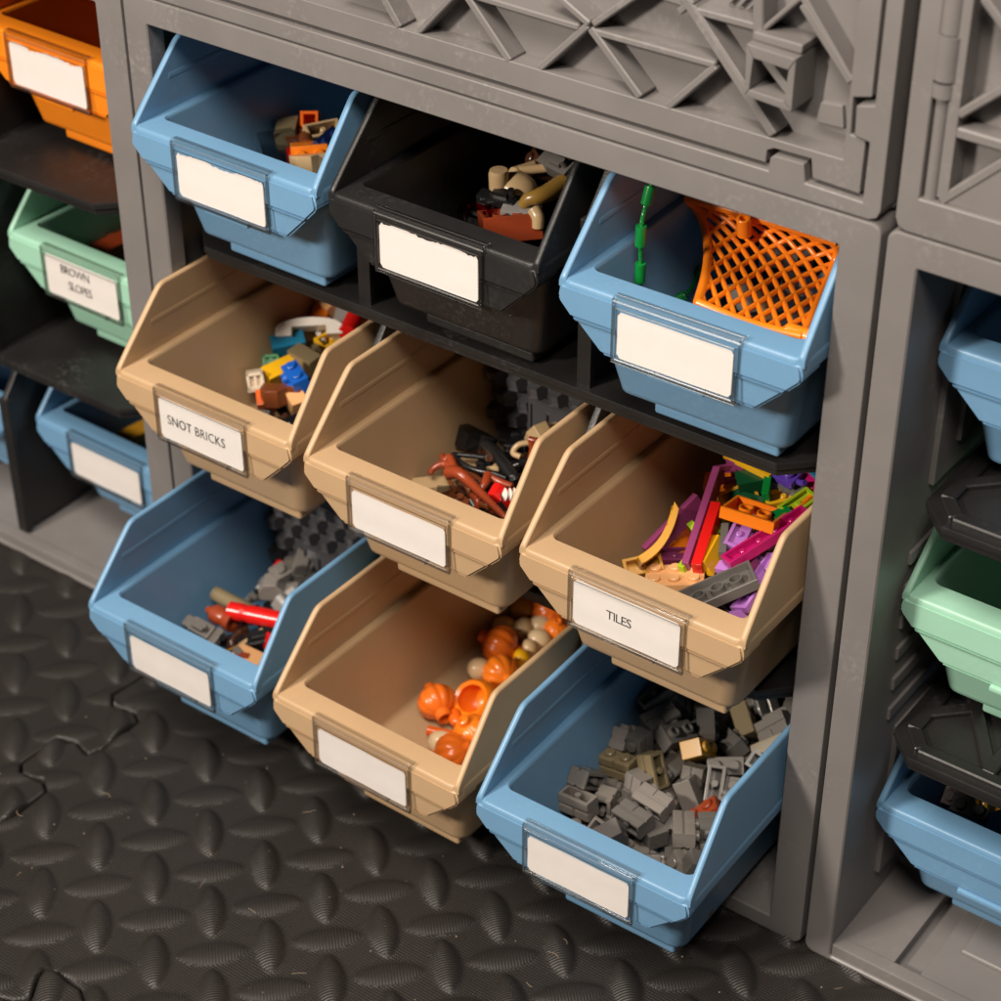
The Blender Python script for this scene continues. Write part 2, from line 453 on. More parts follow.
ZT, ZB = .1434, -.1700
def open_crate(label, xo0, xo1, zt=ZT, ztop=.1548, right_detail=False):
    t = empty('storage_crate', ((xo0 + xo1) / 2, .18, FZ + .0005))
    L = lambda o: setattr(o, 'location', -t.location) or o
    tag(t, label, 'storage crate', 'grey storage crates lying on their sides')
    xi0, xi1 = xo0 + .0126, xo1 - .0150
    if xo0 > .1: xi0 = xo0 + .0118
    bm = bmesh.new()
    ring_frame(bm, xo0, xo1, FZ + .0005, ztop, xi0, xi1, ZB if (abs(xo0) < .17 and xo0 < 0) else ZB - .0058, zt, YF, .335, thin=(abs(xo0) < .17 and xo0 < 0))
    L(finish(bm, 'frame', 'crate', t))
    bm = bmesh.new(); box(bm, xo0 + .003, xo1 - .003, .322, .334, FZ + .004, ztop - .003, .001)
    L(finish(bm, 'back_panel', 'crate', t))
    # side wall relief, both inner sides
    for s, xw in (((1, xi0), (-1, xi1)) if not (abs(xo0) < .17 and xo0 < 0) else ()):
        bm = bmesh.new()
        def pl(y0, y1, z0, z1, th):
            a, b = (xw - .001, xw + th) if s > 0 else (xw - th, xw + .001)
            box(bm, a, b, y0, y1, z0, z1, .0007, 2)
        pl(.075, .30, .040, .128, .0022)
        pl(.090, .28, .052, .116, .0040)
        pl(.075, .30, -.155, -.075, .0022)
        pl(.090, .28, -.142, -.088, .0040)
        for k in range(6):
            z = -.066 + k * .0150
            pl(.066, .30, z, z + .0060, .0014)
        L(finish(bm, 'side_relief', 'crate', t))
    return t, L, xi0, xi1

crC, LC, _, _ = open_crate('grey plastic crate lying on its side in the centre, open front full of pulled-out bins', -.1692, .1729)
crL, LL, _, _ = open_crate('blurred grey crate at the left edge, holding the orange, mint and small blue bins', -.5140, -.1703, .1462)
crR, LR, xiR, _ = open_crate('grey open crate at the right edge, with a bare inner side wall', .1748, .5160)

# step and latch details in the floor of the side crates
def floor_detail(t, L, x0, x1):
    bm = bmesh.new()
    # raised front ramp strip and sunken slot look: plates lying on the crate's inner floor
    box(bm, x0 - .0005, x1 + .0005, YF + .0012, YF + .0080, ZB - .0062, ZB - .0001, .0008)
    box(bm, x0 - .0004, x0 + .0250, YF + .0070, .128, ZB - .0062, ZB - .0005, .0008)
    box(bm, x0 + .0360, x1 - .0360, YF + .0072, .100, ZB - .0062, ZB - .0009, .0008)
    box(bm, x0 - .0003, x1 + .0003, .1005, .112, ZB - .0062, ZB + .0045, .0008)
    L(finish(bm, 'floor_plate', 'crate', t))
    bm = bmesh.new()
    box(bm, x0 + .044, x0 + .082, YF + .028, .097, ZB - .002, ZB + .0014, .0012, 3)
    box(bm, x0 + .086, x0 + .150, YF + .042, .097, ZB - .002, ZB + .0034, .0016, 3)
    L(finish(bm, 'latch', 'crate', t))
floor_detail(crR, LR, xiR, .5008)
floor_detail(crL, LL, -.5007, -.1855)

# ------------------------------------------------------------------ upper crates with the braced side panel
def P(u, v): return W(u, v, YF)
PD = YF + .0012     # front of hinged panel
RD = YF + .0100     # bottom of recesses
upC = empty('storage_crate', (.0, .18, .1553))
LU = lambda o: setattr(o, 'location', -upC.location) or o
tag(upC, 'grey crate stacked on top of the centre crate, its side covered in crossed ribs', 'storage crate', 'grey crates stacked on top')
UX0, UX1, UZ0, UZ1 = -.1692, .1716, .1556, .44
bm = bmesh.new()
box(bm, UX0, UX1, RD, .335, UZ0, UZ1, .002)
inner = [P(768, 170.3), P(769.5, 158), P(774, 155.5), P(804, 164), P(805, 183), P(862, 202), P(869, 143), P(854, 136), P(856, 105.5), P(874.5, 105.5)]
zi = [P(260, 14.3)[1], P(520, 96.6)[1]]
zline = sum(zi) / 2
xr = inner[-1][0]
# lower flange and right flange as one outline
zc = P(768, 170.3)[1]
outl = [(UX0, UZ0 + .003), (UX0, zline)] + [(inner[0][0], zline)] + inner[1:] + [(xr, UZ1), (UX1, UZ1), (UX1, UZ0 + .004), (UX1 - .0012, UZ0 + .0012), (UX1 - .004, UZ0), (UX0 + .003, UZ0)]
prism(bm, outl, 1, YF, RD + .004, .0007, 2)
LU(finish(bm, 'shell', 'crate', upC))
# hinged panel : border + ribs
bm = bmesh.new()
g = .0018
rb = P(330, 8)[1]; re = [P(413, 33.8), P(537, 67.7), P(660, 109.3), P(761, 138)]
zrec = sum(p[1] for p in re) / 4
xrr = P(845, 120)[0]
i0 = inner
border = [(UX0 + .004, zline + g), (i0[0][0] - g, zline + g), (i0[1][0] - g, i0[1][1] + g), (i0[2][0] - .0008, i0[2][1] + g), (i0[3][0] + g, i0[3][1] + g), (i0[4][0] + g, i0[4][1] + g),
          (i0[5][0] - g, i0[5][1] + g), (i0[6][0] - g, i0[6][1] - .0005), (i0[7][0] - g, i0[7][1] - .0004), (i0[8][0] - g, i0[8][1] + g), (xr - g, i0[9][1] + g), (xr - g, UZ1 - .01),
          (xrr, UZ1 - .01), (xrr, zrec), (UX0 + .004, zrec)]
prism(bm, border, 1, PD, RD + .002, .0005, 2)
ribs = [((462, -5), (507, 63), .0030), ((377, -8), (397, 29), .0030), ((455, -8), (416, 33), .0024), ((545, -11), (587, 26), .0026), ((590, 26), (640, -8), .0024),
        ((585, 27), (537, 70), .0026), ((588, 30), (638, 99), .0030), ((590, 33), (713, 67), .0024), ((577, 29), (440, -12), .0024), ((713, 68), (665, 109), .0026),
        ((678, -6), (771, 137), .0034), ((800, 6), (849, 84), .0030), ((690, 8), (742, 87), .0024), ((690, 12), (757, 30), .0026), ((756, -6), (756, 44), .0040),
        ((742, 87), (753, 89), .0024), ((330, -22), (377, -8), .0026), ((640, -8), (690, 8), .0024), ((795, -10), (849, 84), .0026), ((690, 2), (676, 14), .0024),
        ((797, 0), (757, 34), .0018)]
for a, b_, w in ribs:
    bar2(bm, P(*a), P(*b_), w, PD + random.uniform(-.0003, .0003), RD + .002, .0005)
# ribs of the same bracing repeated outside the picture
for k in range(9):
    xa = -.165 + k * .037
    bar2(bm, (xa, .262 if xa < .12 else .27), (xa + .037, .262 + .045), .0028, PD + .0001 * k, RD + .002, .0005)
    bar2(bm, (xa + .037, .2605 if xa < .12 else .27), (xa, .262 + .045), .0028, PD + .00045 + .0001 * k, RD + .002, .0005)
# hatch bars
for a, b_ in (((716, 11), (724, 2)), ((726, 14), (737, 2)), ((735, 17), (747, 4)), ((744, 20), (752, 11))):
    bar2(bm, P(*a), P(*b_), .0010, PD + .0065, RD + .001, .0002)
# right stepped plates
prism(bm, [P(*q) for q in [(819, 62), (846, 101), (841, 146), (807, 135), (812, 100)]], 1, PD + .006, RD + .002, .0006)
prism(bm, [P(*q) for q in [(812, 108), (834, 112), (835, 135), (806, 128)]], 1, PD + .0045, RD + .002, .0005)
LU(finish(bm, 'hinged_panel', 'crate', upC))
# latch box
bm = bmesh.new()
o4 = [P(*q) for q in [(753, 39), (803, 55), (798, 108), (751, 91)]]
h4 = [P(*q) for q in [(760, 54), (795, 66), (790, 96), (756, 85)]]
y0 = YF - .0045
for i in range(4):
    j = (i + 1) % 4
    prism(bm, [o4[i], o4[j], h4[j], h4[i]], 1, y0 + .0001 * (i % 2), RD + .001, .0005)
bar2(bm, P(763, 57), P(789, 92), .0030, y0 + .004, RD, .0005)
prism(bm, [P(*q) for q in [(755, 30), (805, 44), (803, 54), (753, 39)]], 1, YF - .001, RD, .0008)
LU(finish(bm, 'latch', 'crate', upC))

upR = empty('storage_crate', (.34, .18, .1546))
LUR = lambda o: setattr(o, 'location', -upR.location) or o
tag(upR, 'grey crate in the top right corner, with a vertical hinge along its edge', 'storage crate', 'grey crates stacked on top')
RX0, RX1 = .1768, .5160
S8 = .2396
def Q(u, v): return W(880 + u * S8, v * S8, YF)
bm = bmesh.new()
RZ0 = .1556
box(bm, RX0, RX1, RD, .335, RZ0, UZ1, .002)
xh = Q(285, 500)[0]; zb = Q(330, 880)[1]
xh0 = Q(205, 500)[0]
prism(bm, [(RX0 + .004, RZ0), (RX0 + .0012, RZ0 + .0012), (RX0, RZ0 + .004), (RX0, UZ1), (xh0, UZ1), (xh0, zb), (RX1, zb), (RX1, RZ0)], 1, YF, RD + .004, .0007, 2)
LUR(finish(bm, 'shell', 'crate', upR))
bm = bmesh.new()
xp0 = Q(255, 600)[0]; xp1 = Q(312, 560)[0]
prism(bm, [(xp0, zb + .0015), (xp0, UZ1 - .01), (xp1, UZ1 - .01), (xp1, zb + .0015)], 1, PD, RD + .002, .0006)
for a, b_, w in (((315, 490), (600, 325), .0030), ((300, 560), (620, 655), .0036), ((240, 850), (620, 620), .0032), ((420, 0), (620, 280), .0030)):
    bar2(bm, Q(*a), Q(*b_), w, PD + random.uniform(0, .0004), RD + .002, .0006)
prism(bm, [Q(*q) for q in [(245, 855), (620, 625), (640, 960), (505, 935)]], 1, PD + .0007, RD + .002, .0006)
for k in range(8):
    xa = .215 + k * .037
    bar2(bm, (xa, .22), (xa + .037, .27), .0028, PD + .0001 * k, RD + .002, .0005)
    bar2(bm, (xa + .037, .22), (xa, .27), .0028, PD + .0005 + .0001 * k, RD + .002, .0005)
prism(bm, [(xp1 + .03, zb + .0015), (xp1 + .03, .2), (RX1 - .004, .2), (RX1 - .004, zb + .0015)], 1, PD + .0013, RD + .002, .0006)
LUR(finish(bm, 'hinged_panel', 'crate', upR))
bm = bmesh.new()
xc = (xh0 + xp0) / 2
def vbar(z0, z1, r):
    cyl(bm, r, r, z1 - z0, Matrix.Translation((xc, YF + .0035, (z0 + z1) / 2)), 20)
vbar(Q(0, 830)[1], Q(0, 330)[1], .0024)
vbar(Q(0, 345)[1], Q(0, 285)[1], .0042)
vbar(Q(0, 840)[1], Q(0, 800)[1], .0036)
vbar(Q(0, 270)[1], Q(0, 80)[1], .0046)
vbar(Q(0, 75)[1], Q(0, -300)[1], .0040)
LUR(finish(bm, 'hinge', 'crate', upR))

# ------------------------------------------------------------------ shelf racks
def rack(label, cx, zs=(.0465, -.0605), dz=0., cols=(-.0537, .0537), ribs=False):
    t = empty('shelf_rack', (cx, .17, FZ + .012 + dz))
    tag(t, label, 'shelf rack', 'black shelf racks inside the crates')
    L = lambda o: setattr(o, 'location', -t.location) or o
    for z in zs:
        z += dz
        bm = bmesh.new()
        hx = .1515; y0 = .0455; c = .0115
        out = [(cx - hx + c, y0), (cx + hx - c, y0), (cx + hx, y0 + c), (cx + hx + .001, .31), (cx - hx - .001, .31), (cx - hx, y0 + c)]
        prism(bm, out, 2, z - .0032, z, .0006)
        prism(bm, [(x * .997 + cx * .003, y + .0012) for x, y in out], 2, z - .0062, z - .0030, .0004)
        # raised bracing on top
        def rbar(p, q, w=.0055):
            p = Vector(p); q = Vector(q); d = (q - p).normalized(); n = Vector((-d.y, d.x)) * w / 2
            prism(bm, [tuple(p + n), tuple(q + n), tuple(q - n), tuple(p - n)], 2, z - .001, z + .0016, .0008, 2)
        if ribs:
            nz_ = [0]
            def rb_(p, q, w=.0055):
                nz_[0] += 1
                p = Vector(p); q = Vector(q); d = (q - p).normalized(); n = Vector((-d.y, d.x)) * w / 2
                prism(bm, [tuple(p + n), tuple(q + n), tuple(q - n), tuple(p - n)], 2, z - .001, z + .0020 + .00006 * nz_[0], .0006, 1)
            rb_((cx - hx + c + .002, y0 + .0065), (cx + hx - c - .002, y0 + .0065))
            for s in (-1, 1):
                xo_ = cx + s * (hx - .0065)
                rb_((cx + s * (hx - c - .003), y0 + .0060), (xo_, y0 + c + .0040))
                rb_((xo_, y0 + c + .0030), (xo_, .20))
                rb_((xo_, y0 + .026), (xo_ - s * .032, y0 + .058))
                rb_((xo_ - s * .034, y0 + .010), (xo_ - s * .002, y0 + .058))
                rb_((xo_ - s * .034, y0 + .008), (xo_ - s * .034, .20))
        sh = L(finish(bm, 'shelf', 'shelf', t))
    levels = [(zs[0] + dz, ZT - .004), (zs[1] + dz, zs[0] + dz - .0066), (ZB + .001, zs[1] + dz - .0066)]
    for z0, z1 in levels:
        for c_ in cols:
            bm = bmesh.new()
            x = cx + c_
            prism(bm, [(.0485, z0 - .0002), (.0485, z1 - .022), (.066, z1), (.30, z1), (.30, z0 - .0002)], 0, x - .0016, x + .0016, .0006)
            box(bm, x - .0032, x + .0032, .0478, .0515, z0 - .0004, z1 - .022, .0005)
            L(finish(bm, 'upright', 'shelf', t))
    return t
rack('black shelf rack in the centre crate, its edges showing between the rows of bins', 0.0)
rack('black shelf rack in the left crate, with chamfered shelf corners beside the mint bin', -.346)
rack('black ribbed shelf rack in the right crate, above and below the mint bin', .3455, ribs=True)

# ------------------------------------------------------------------ bins
BLEN = .188
def shell_mesh(color):
    bm = bmesh.new()
    B = BLEN
    rings = [rrect(.0348, .0218, B - .004, .004, -.0537), rrect(.0364, .0200, B - .0025, .0062, -.0524), rrect(.0368, .0195, B - .002, .0065, -.0505),
             rrect(.0452, .0100, B + .001, .0065, -.0086), rrect(.0460, .0090, B + .0015, .0060, -.0078), rrect(.0490, .0010, B + .0035, .0042, -.0078), rrect(.0498, .0002, B + .004, .0046, -.0070),
             rrect(.0500, .0000, B + .004, .0048, -.0030), rrect(.0497, .0003, B + .004, .0046, -.0010), rrect(.0488, .0012, B + .003, .0044, -.0001),
             rrect(.0438, .0116, B - .002, .0040, 0.0), rrect(.0432, .0122, B - .0025, .0036, -.0006), rrect(.0429, .0127, B - .003, .0036, -.0016),
             rrect(.0366, .0205, B - .006, .0060, -.0478), rrect(.0352, .0222, B - .008, .0055, -.0500), rrect(.0335, .0240, B - .010, .0045, -.0507)]
    loft(bm, rings)
    # upper side walls
    for s in (-1, 1):
        path = [(.0006, -.0006), (.0010, .0006), (.0022, .0022), (.0080, .0088), (.0150, .0164), (.0220, .0240), (.0255, .0277), (.0270, .0291), (.0286, .0300), (.0305, .0304), (.060, .0305), (B + .003, .0305)]
        rings = []
        for y, zt in path:
            lean = -.0016 * max(0, zt) / .03
            xi, xo, r_ = .0470, .0498, .0013
            ring = [(s * xi, y, -.0035), (s * (xi + lean * .5), y, max(-.0034, zt * .5 - .001))]
            for k in range(7):
                a = PI - PI * k / 6
                ring.append((s * ((xi + xo) / 2 + lean + .0014 * math.cos(a)), y, zt - r_ + r_ * math.sin(a)))
            ring += [(s * (xo + lean * .5), y, max(-.0034, zt * .5 - .001)), (s * xo, y, -.0035)]
            rings.append(ring if s > 0 else ring[::-1])
        loft(bm, rings)
        box(bm, min(s * .04585, s * .0472), max(s * .04585, s * .0472), .0205, B, .0134, .0160, .0005, 2)
    # back wall above the rim
    prism(bm, [(-.0485, -.003), (.0485, -.003), (.0472, .0300), (-.0472, .0300)], 1, B - .0005, B + .0028, .0006)
    # apron on the front
    rows = [(-.0022, .0489, -.0004), (-.0075, .0498, -.0004), (-.0090, .0494, -.0004), (-.0142, .0444, -.0004), (-.0150, .0436, .0008), (-.0262, .0324, .0016), (-.0272, .0312, .0026)]
    F = [[bm.verts.new((-w, y, z)), bm.verts.new((w, y, z))] for z, w, y in rows]
    Bk = [[bm.verts.new((-w, .0135 if z > -.026 else .0150, z)), bm.verts.new((w, .0135 if z > -.026 else .0150, z))] for z, w, y in rows]
    fs = []
    for i in range(len(rows) - 1):
        fs.append(bm.faces.new((F[i][0], F[i][1], F[i + 1][1], F[i + 1][0])))
        fs.append(bm.faces.new((Bk[i][1], Bk[i][0], Bk[i + 1][0], Bk[i + 1][1])))
        fs.append(bm.faces.new((F[i][1], Bk[i][1], Bk[i + 1][1], F[i + 1][1])))
        fs.append(bm.faces.new((Bk[i][0], F[i][0], F[i + 1][0], Bk[i + 1][0])))
    fs.append(bm.faces.new((F[0][1], F[0][0], Bk[0][0], Bk[0][1])))
    fs.append(bm.faces.new((F[-1][0], F[-1][1], Bk[-1][1], Bk[-1][0])))
    bmesh.ops.recalc_face_normals(bm, faces=fs)
    es = {e for f in fs for e in f.edges}
    es = [e for e in es if len(e.link_faces) == 2 and e.calc_face_angle(0) > .35]
    bmesh.ops.bevel(bm, geom=es, offset=.0009, segments=3, affect='EDGES')
    # raised ledge and tab below the label, and the foot
    box(bm, -.0115, .0120, .0002, .0040, -.0288, -.0262, .0008)
    box(bm, -.0205, .0325, .0218, B - .012, -.0582, -.0530, .0014, 3)
    bmesh.ops.recalc_face_normals(bm, faces=bm.faces[:])
    me = bpy.data.meshes.new('shell'); bm.to_mesh(me); bm.free()
    for p in me.polygons: p.use_smooth = True
    me.set_sharp_from_angle(angle=math.radians(42))
    me.materials.append(M[color])
    return me
SHELL = {}
def holder_mesh():
    bm = bmesh.new()
    x, zt, zb = .0254, .0010, -.0252
    f = .0013
    box(bm, -x, -x + f, -.0030, -.0006, zb, zt - .004, .0004)
    box(bm, x - f, x, -.0030, -.0006, zb, zt - .004, .0004)
    box(bm, -x + .0004, x - .0004, -.0026, -.0006, zb - .0003, zb + f, .0004)
    # top clip folded over the lip
    box(bm, -x - .0002, x + .0016, -.0031, .0030, zt - .0009, zt + .0001, .0004)
    box(bm, -x + .0002, x - .0002, -.0032, -.0024, zt - .0032, zt - .0010, .0004)
    me = bpy.data.meshes.new('label_frame'); bmesh.ops.recalc_face_normals(bm, faces=bm.faces[:]); bm.to_mesh(me); bm.free()
    for p in me.polygons: p.use_smooth = True
    me.set_sharp_from_angle(angle=math.radians(35)); me.materials.append(M['clear_frame'])
    bm = bmesh.new()
    box(bm, -x + .0019, x - .0019, -.0021, -.0018, zb + .0019, zt - .0050)
    mp = bpy.data.meshes.new('label_window'); bmesh.ops.recalc_face_normals(bm, faces=bm.faces[:]); bm.to_mesh(mp); bm.free()
    mp.materials.append(M['pane'])
    def mk(name, mat, bars):
        bm = bmesh.new()
        for b_ in bars: box(bm, *b_, .00012, 1)
        m_ = bpy.data.meshes.new(name); bmesh.ops.recalc_face_normals(bm, faces=bm.faces[:]); bm.to_mesh(m_); bm.free()
        m_.materials.append(M[mat]); return m_
    e = .00030  # thin bars follow: dark ones imitate refraction, glossy ones imitate highlights
    rim = mk('rim', 'dark_refraction', [(-x - .0004, -x - .0004 + e, -.0029, -.0005, zb, zt - .001), (x + .0001, x + .0001 + e, -.0029, -.0005, zb, zt - .001),
                                   (-x - .0003, x + .0004, -.0029, -.0005, zb - .0007, zb - .0004), (-x + .0014, x - .0014, -.0031, -.0024, zt - .0045, zt - .0042),
                                   (-x + .0013, -x + .0013 + e * .7, -.0027, -.0017, zb + .0016, zt - .0046), (x - .0016, x - .0016 + e * .7, -.0027, -.0017, zb + .0016, zt - .0046),
                                   (-x + .0001, x + .0020, -.0001, .0003, zt + .00005, zt + .0003)])
    shine = mk('highlight_bars', 'painted_highlight', [(-x, x + .0012, -.00345, -.0030, zt - .0019, zt - .0013), (-x + .0002, -x + .0007, -.0033, -.0029, zb + .0004, zt - .003), (x + .0012, x + .0019, -.0030, .0028, zt + .0001, zt + .0005),
                                   (-x + .0012, x - .0012, -.0031, -.0026, zb + .0007, zb + .0012)])
    return me, mp, rim, shine
FRAME_ME, PANE_ME, REFRACTION_ME, SHINE_ME = holder_mesh()
def paper(parent, torn=0, top=-.0036, seed=0, left=-.0236, right=.0236, peel=0):
    rnd = random.Random(seed)
    bm = bmesh.new()
    n = 40; z0 = -.0238
    r = .0016
    def yy(x, z):
        return -.0009 + .00007 * math.sin(x * 240 + seed) + .00004 * math.sin(z * 500 + seed)
    cols = []
    for i in range(n + 1):
        x = left + (right - left) * i / n
        d = min(x - left, right - x)
        cut = r - math.sqrt(max(0, r * r - max(0, r - d) ** 2)) if d < r else 0
        zt = top - cut
        if torn: zt -= torn * max(0, .35 + .5 * math.sin(i * .31 + seed) + rnd.gauss(0, .22)) * (1 if 1 < i < n - 1 else .2)
        cols.append([(x, yy(x, z), z) for z in [z0 + cut + (zt - z0 - cut) * k / 8 for k in range(9)]])
    V = [[bm.verts.new(p) for p in c] for c in cols]
    Bk = [[bm.verts.new((p[0], p[1] + .00018, p[2])) for p in c] for c in cols]
    for i in range(n):
        for k in range(8):
            bm.faces.new((V[i][k], V[i + 1][k], V[i + 1][k + 1], V[i][k + 1]))
            bm.faces.new((Bk[i][k + 1], Bk[i + 1][k + 1], Bk[i + 1][k], Bk[i][k]))
    for i in range(n):
        bm.faces.new((V[i][8], V[i + 1][8], Bk[i + 1][8], Bk[i][8])); bm.faces.new((V[i + 1][0], V[i][0], Bk[i][0], Bk[i + 1][0]))
    o = finish(bm, 'paper_label', 'paper', parent, 60)
    return o
def lettering(parent, text, x, z, size, sx=1.0, spacing=.9, off=.0):
    cu = bpy.data.curves.new('lettering', 'FONT'); cu.body = text; cu.size = size; cu.align_x = 'CENTER'; cu.align_y = 'CENTER'
    cu.extrude = .00006; cu.space_character = spacing; cu.offset = off; cu.resolution_u = 3
    to = bpy.data.objects.new('tmp', cu); COL.objects.link(to)
    dg = bpy.context.evaluated_depsgraph_get(); dg.update()
    me = bpy.data.meshes.new_from_object(to.evaluated_get(dg)); me.name = 'lettering'
    bpy.data.objects.remove(to); bpy.data.curves.remove(cu)
    me.materials.clear(); me.materials.append(M['ink'])
    o = bpy.data.objects.new('lettering', me); COL.objects.link(o); o.parent = parent
    o.matrix_local = Matrix.Translation((x, -.00106, z)) @ Matrix.Rotation(PI / 2, 4, 'X') @ Matrix.Diagonal((sx, 1, 1, 1))
    return o

BINS = {}
def make_bin(key, color, loc, yaw, label, group='open storage bins', text=None, torn=0, holder=True, seed=0, top=-.0036):
    t = empty('storage_bin', loc, yaw)
    tag(t, label, 'storage bin', group)
    if color not in SHELL: SHELL[color] = shell_mesh(color)
    s = bpy.data.objects.new('shell', SHELL[color]); COL.objects.link(s); s.parent = t; wn(s)
    if holder:
        h = bpy.data.objects.new('label_holder', FRAME_ME); COL.objects.link(h); h.parent = t; h.scale = (1, .62, 1)
        for nm_h, me_h in (('window', PANE_ME), ('rim', REFRACTION_ME), ('highlight_bar', SHINE_ME)):  # rim and highlight bars are added to imitate dark and bright edge lines
            w = bpy.data.objects.new(nm_h, me_h); COL.objects.link(w); w.parent = h
        p = paper(t, torn, top, seed)
        if text:
            for tt in text: lettering(p, *tt)
    BINS[key] = (Vector(loc), yaw)
    return t
PITCH = .1075
FIT = dict(T1=(.0019, .0244, .1065, -.0123), T2=(-.0023, .026, .1065, -.009), T3=(.0004, .024, .1065, .0135), M1=(-.0008, .0032, 0, -.0028), M2=(.0002, 0, 0, -.0022), M3=(-.0006, .0013, 0, .0012),
           B1=(.0005, -.0305, -.1051, .0007), B2=(.0006, -.0295, -.1051, -.012), B3=(.0009, -.0287, -.1051, .0148))
def place_bin(k, color, label, **kw):
    dx, y, z, yaw = FIT[k]
    return make_bin(k, color, ((int(k[1]) - 2) * PITCH + dx, y, z), yaw, label, **kw)
place_bin('T1', 'blue_bin', 'blue bin top left in the centre crate, holding orange and tan bricks', torn=.0012, seed=1, top=-.0042)
place_bin('T2', 'black_bin', 'the only black bin, between two blue bins under the crate rim', torn=.0011, seed=2, top=-.0044)
place_bin('T3', 'blue_bin', 'blue bin with the orange net and green cord inside', seed=3, top=-.0050)
place_bin('M1', 'tan_bin', 'tan bin with the label SNOT BRICKS', seed=4, text=[('SNOT BRICKS', -.0028, -.0138, .0066, .80, 1.02, -.00007)])
place_bin('M2', 'tan_bin', 'tan bin of brown and black pieces with a blank label and a textured black divider', seed=5, top=-.0056)
place_bin('M3', 'tan_bin', 'tan bin with the label TILES, full of colourful tiles', seed=6, text=[('TILES', -.0030, -.0132, .0058, .98, .86, -.00006)], top=-.0032)
place_bin('B1', 'blue_bin', 'blue bin low on the left, holding grey pieces and a bright red tube', seed=7, top=-.0054)
place_bin('B2', 'tan_bin', 'tan bin of small orange pumpkins and beige beads', seed=8, top=-.0052)
place_bin('B3', 'blue_bin', 'blue bin full of dark grey masonry bricks beside the crate post', seed=9, top=-.0054)
XL, XR, DZL = -.236, .2385, .0015
make_bin('L1', 'orange_bin', (XL - .004, .0600, .1075), -.02, 'orange bin in the top left corner with a torn blank label', torn=.0016, seed=10)
make_bin('L2', 'green_bin', (XL + .0005, .0600, .0025), -.01, 'mint green bin with the label BROWN SLOPES in the left crate', seed=11,
         text=[('BROWN', -.0040, -.0082, .0064, .84, .92, -.00006), ('SLOPES', -.0015, -.0160, .0064, .84, .88, -.00006)], top=-.0030)
make_bin('L3', 'blue_bin', (XL - .0005, .0610, -.1030), -.01, 'blue bin at the bottom of the left crate with a blank label', seed=12, top=-.0050)
make_bin('L4', 'green_bin', (XL - PITCH - .006, .0480, .0030), 0, 'mint bin cut off by the left picture edge, beside the BROWN SLOPES bin', seed=13)
make_bin('L5', 'blue_bin', (XL - PITCH - .006, .0560, -.1030), 0, 'blue bin cut off by the left picture edge, behind a black upright', seed=14)
make_bin('R1', 'blue_bin', (XR, .0625, .1065), .0, 'scuffed blue bin at the top of the right crate, above the ribbed black shelf', holder=False)
make_bin('R2', 'green_bin', (XR - .0005, .0610, .0005), .0, 'mint green bin between two black shelves in the right crate', holder=False)
make_bin('R3', 'blue_bin', (XR, .0625, -.1048), .0, 'blue bin at the bottom of the right crate, over the grey floor latch', holder=False)

# textured dividers
def divider(key, y, label):
    loc, yaw = BINS[key]
    m = Matrix.Translation(loc) @ Matrix.Rotation(yaw, 4, 'Z')
    t = empty('bin_divider', m @ Vector((0, y, -.0500)), yaw)
    tag(t, label, 'divider', 'textured black bin dividers')
    bm = bmesh.new()
    zz = .0500
    prism(bm, [(-.0358, .0004), (.0358, .0004), (.0405, zz + .0), (.0440, zz + .003), (.0435, zz + .022), (-.0435, zz + .022), (-.0440, zz + .003), (-.0405, zz)], 1, .0006, .0030, .0004)
    px, pz = .0109, .0094
    for j in range(-1, 8):
        for i in range(-5, 6):
            cx = -.0399 + .0109 * 4 + i * px - (.0055 if j % 2 else 0); cz = zz + .0195 - j * pz - .004
            if abs(cx) > .0395 - max(0, (zz - cz)) * .10 or cz > zz + .017 or cz < .006: continue
            # twisted square stud
            hgt = .0060
            def sq(r, ang, dx=0., dz=0.): return [(cx + dx + r * math.cos(math.radians(ang + 90 * k)), cz + dz + r * math.sin(math.radians(ang + 90 * k))) for k in range(4)]
            A = [bm.verts.new((q_[0], .0008, q_[1])) for q_ in sq(.0058, 56)]
            C = [bm.verts.new((q_[0], .0008 - hgt, q_[1])) for q_ in sq(.0036, 56, -.0004, .0006)]
            D = [bm.verts.new((q_[0], .0008 - hgt + .0009, q_[1])) for q_ in sq(.0024, 56, -.0004, .0006)]
            for k in range(4):
                bm.faces.new((A[k], A[(k + 1) % 4], C[(k + 1) % 4], C[k])); bm.faces.new((C[k], C[(k + 1) % 4], D[(k + 1) % 4], D[k]))
            bm.faces.new(D)
    finish(bm, 'panel', 'divider', t, 20)
    bm = bmesh.new()
    box(bm, -.0150, .0120, -.0052, -.0012, zz - .036, zz - .0150, .0004)
    for a in ((-.0146, .0116, zz - .0168, zz - .0154), (-.0146, -.0132, zz - .0356, zz - .0170), (.0102, .0116, zz - .0356, zz - .0170)):
        box(bm, a[0], a[1], -.0062, -.0048, a[2], a[3], .0003)
    box(bm, -.0065, -.0045, -.0066, -.0048, zz - .030, zz - .0195, .0004)
    finish(bm, 'plaque', 'divider', t)
divider('M2', .1135, 'studded black divider standing in the tan bin of brown pieces')
divider('B1', .1110, 'studded black divider standing in the blue bin with the red tube')
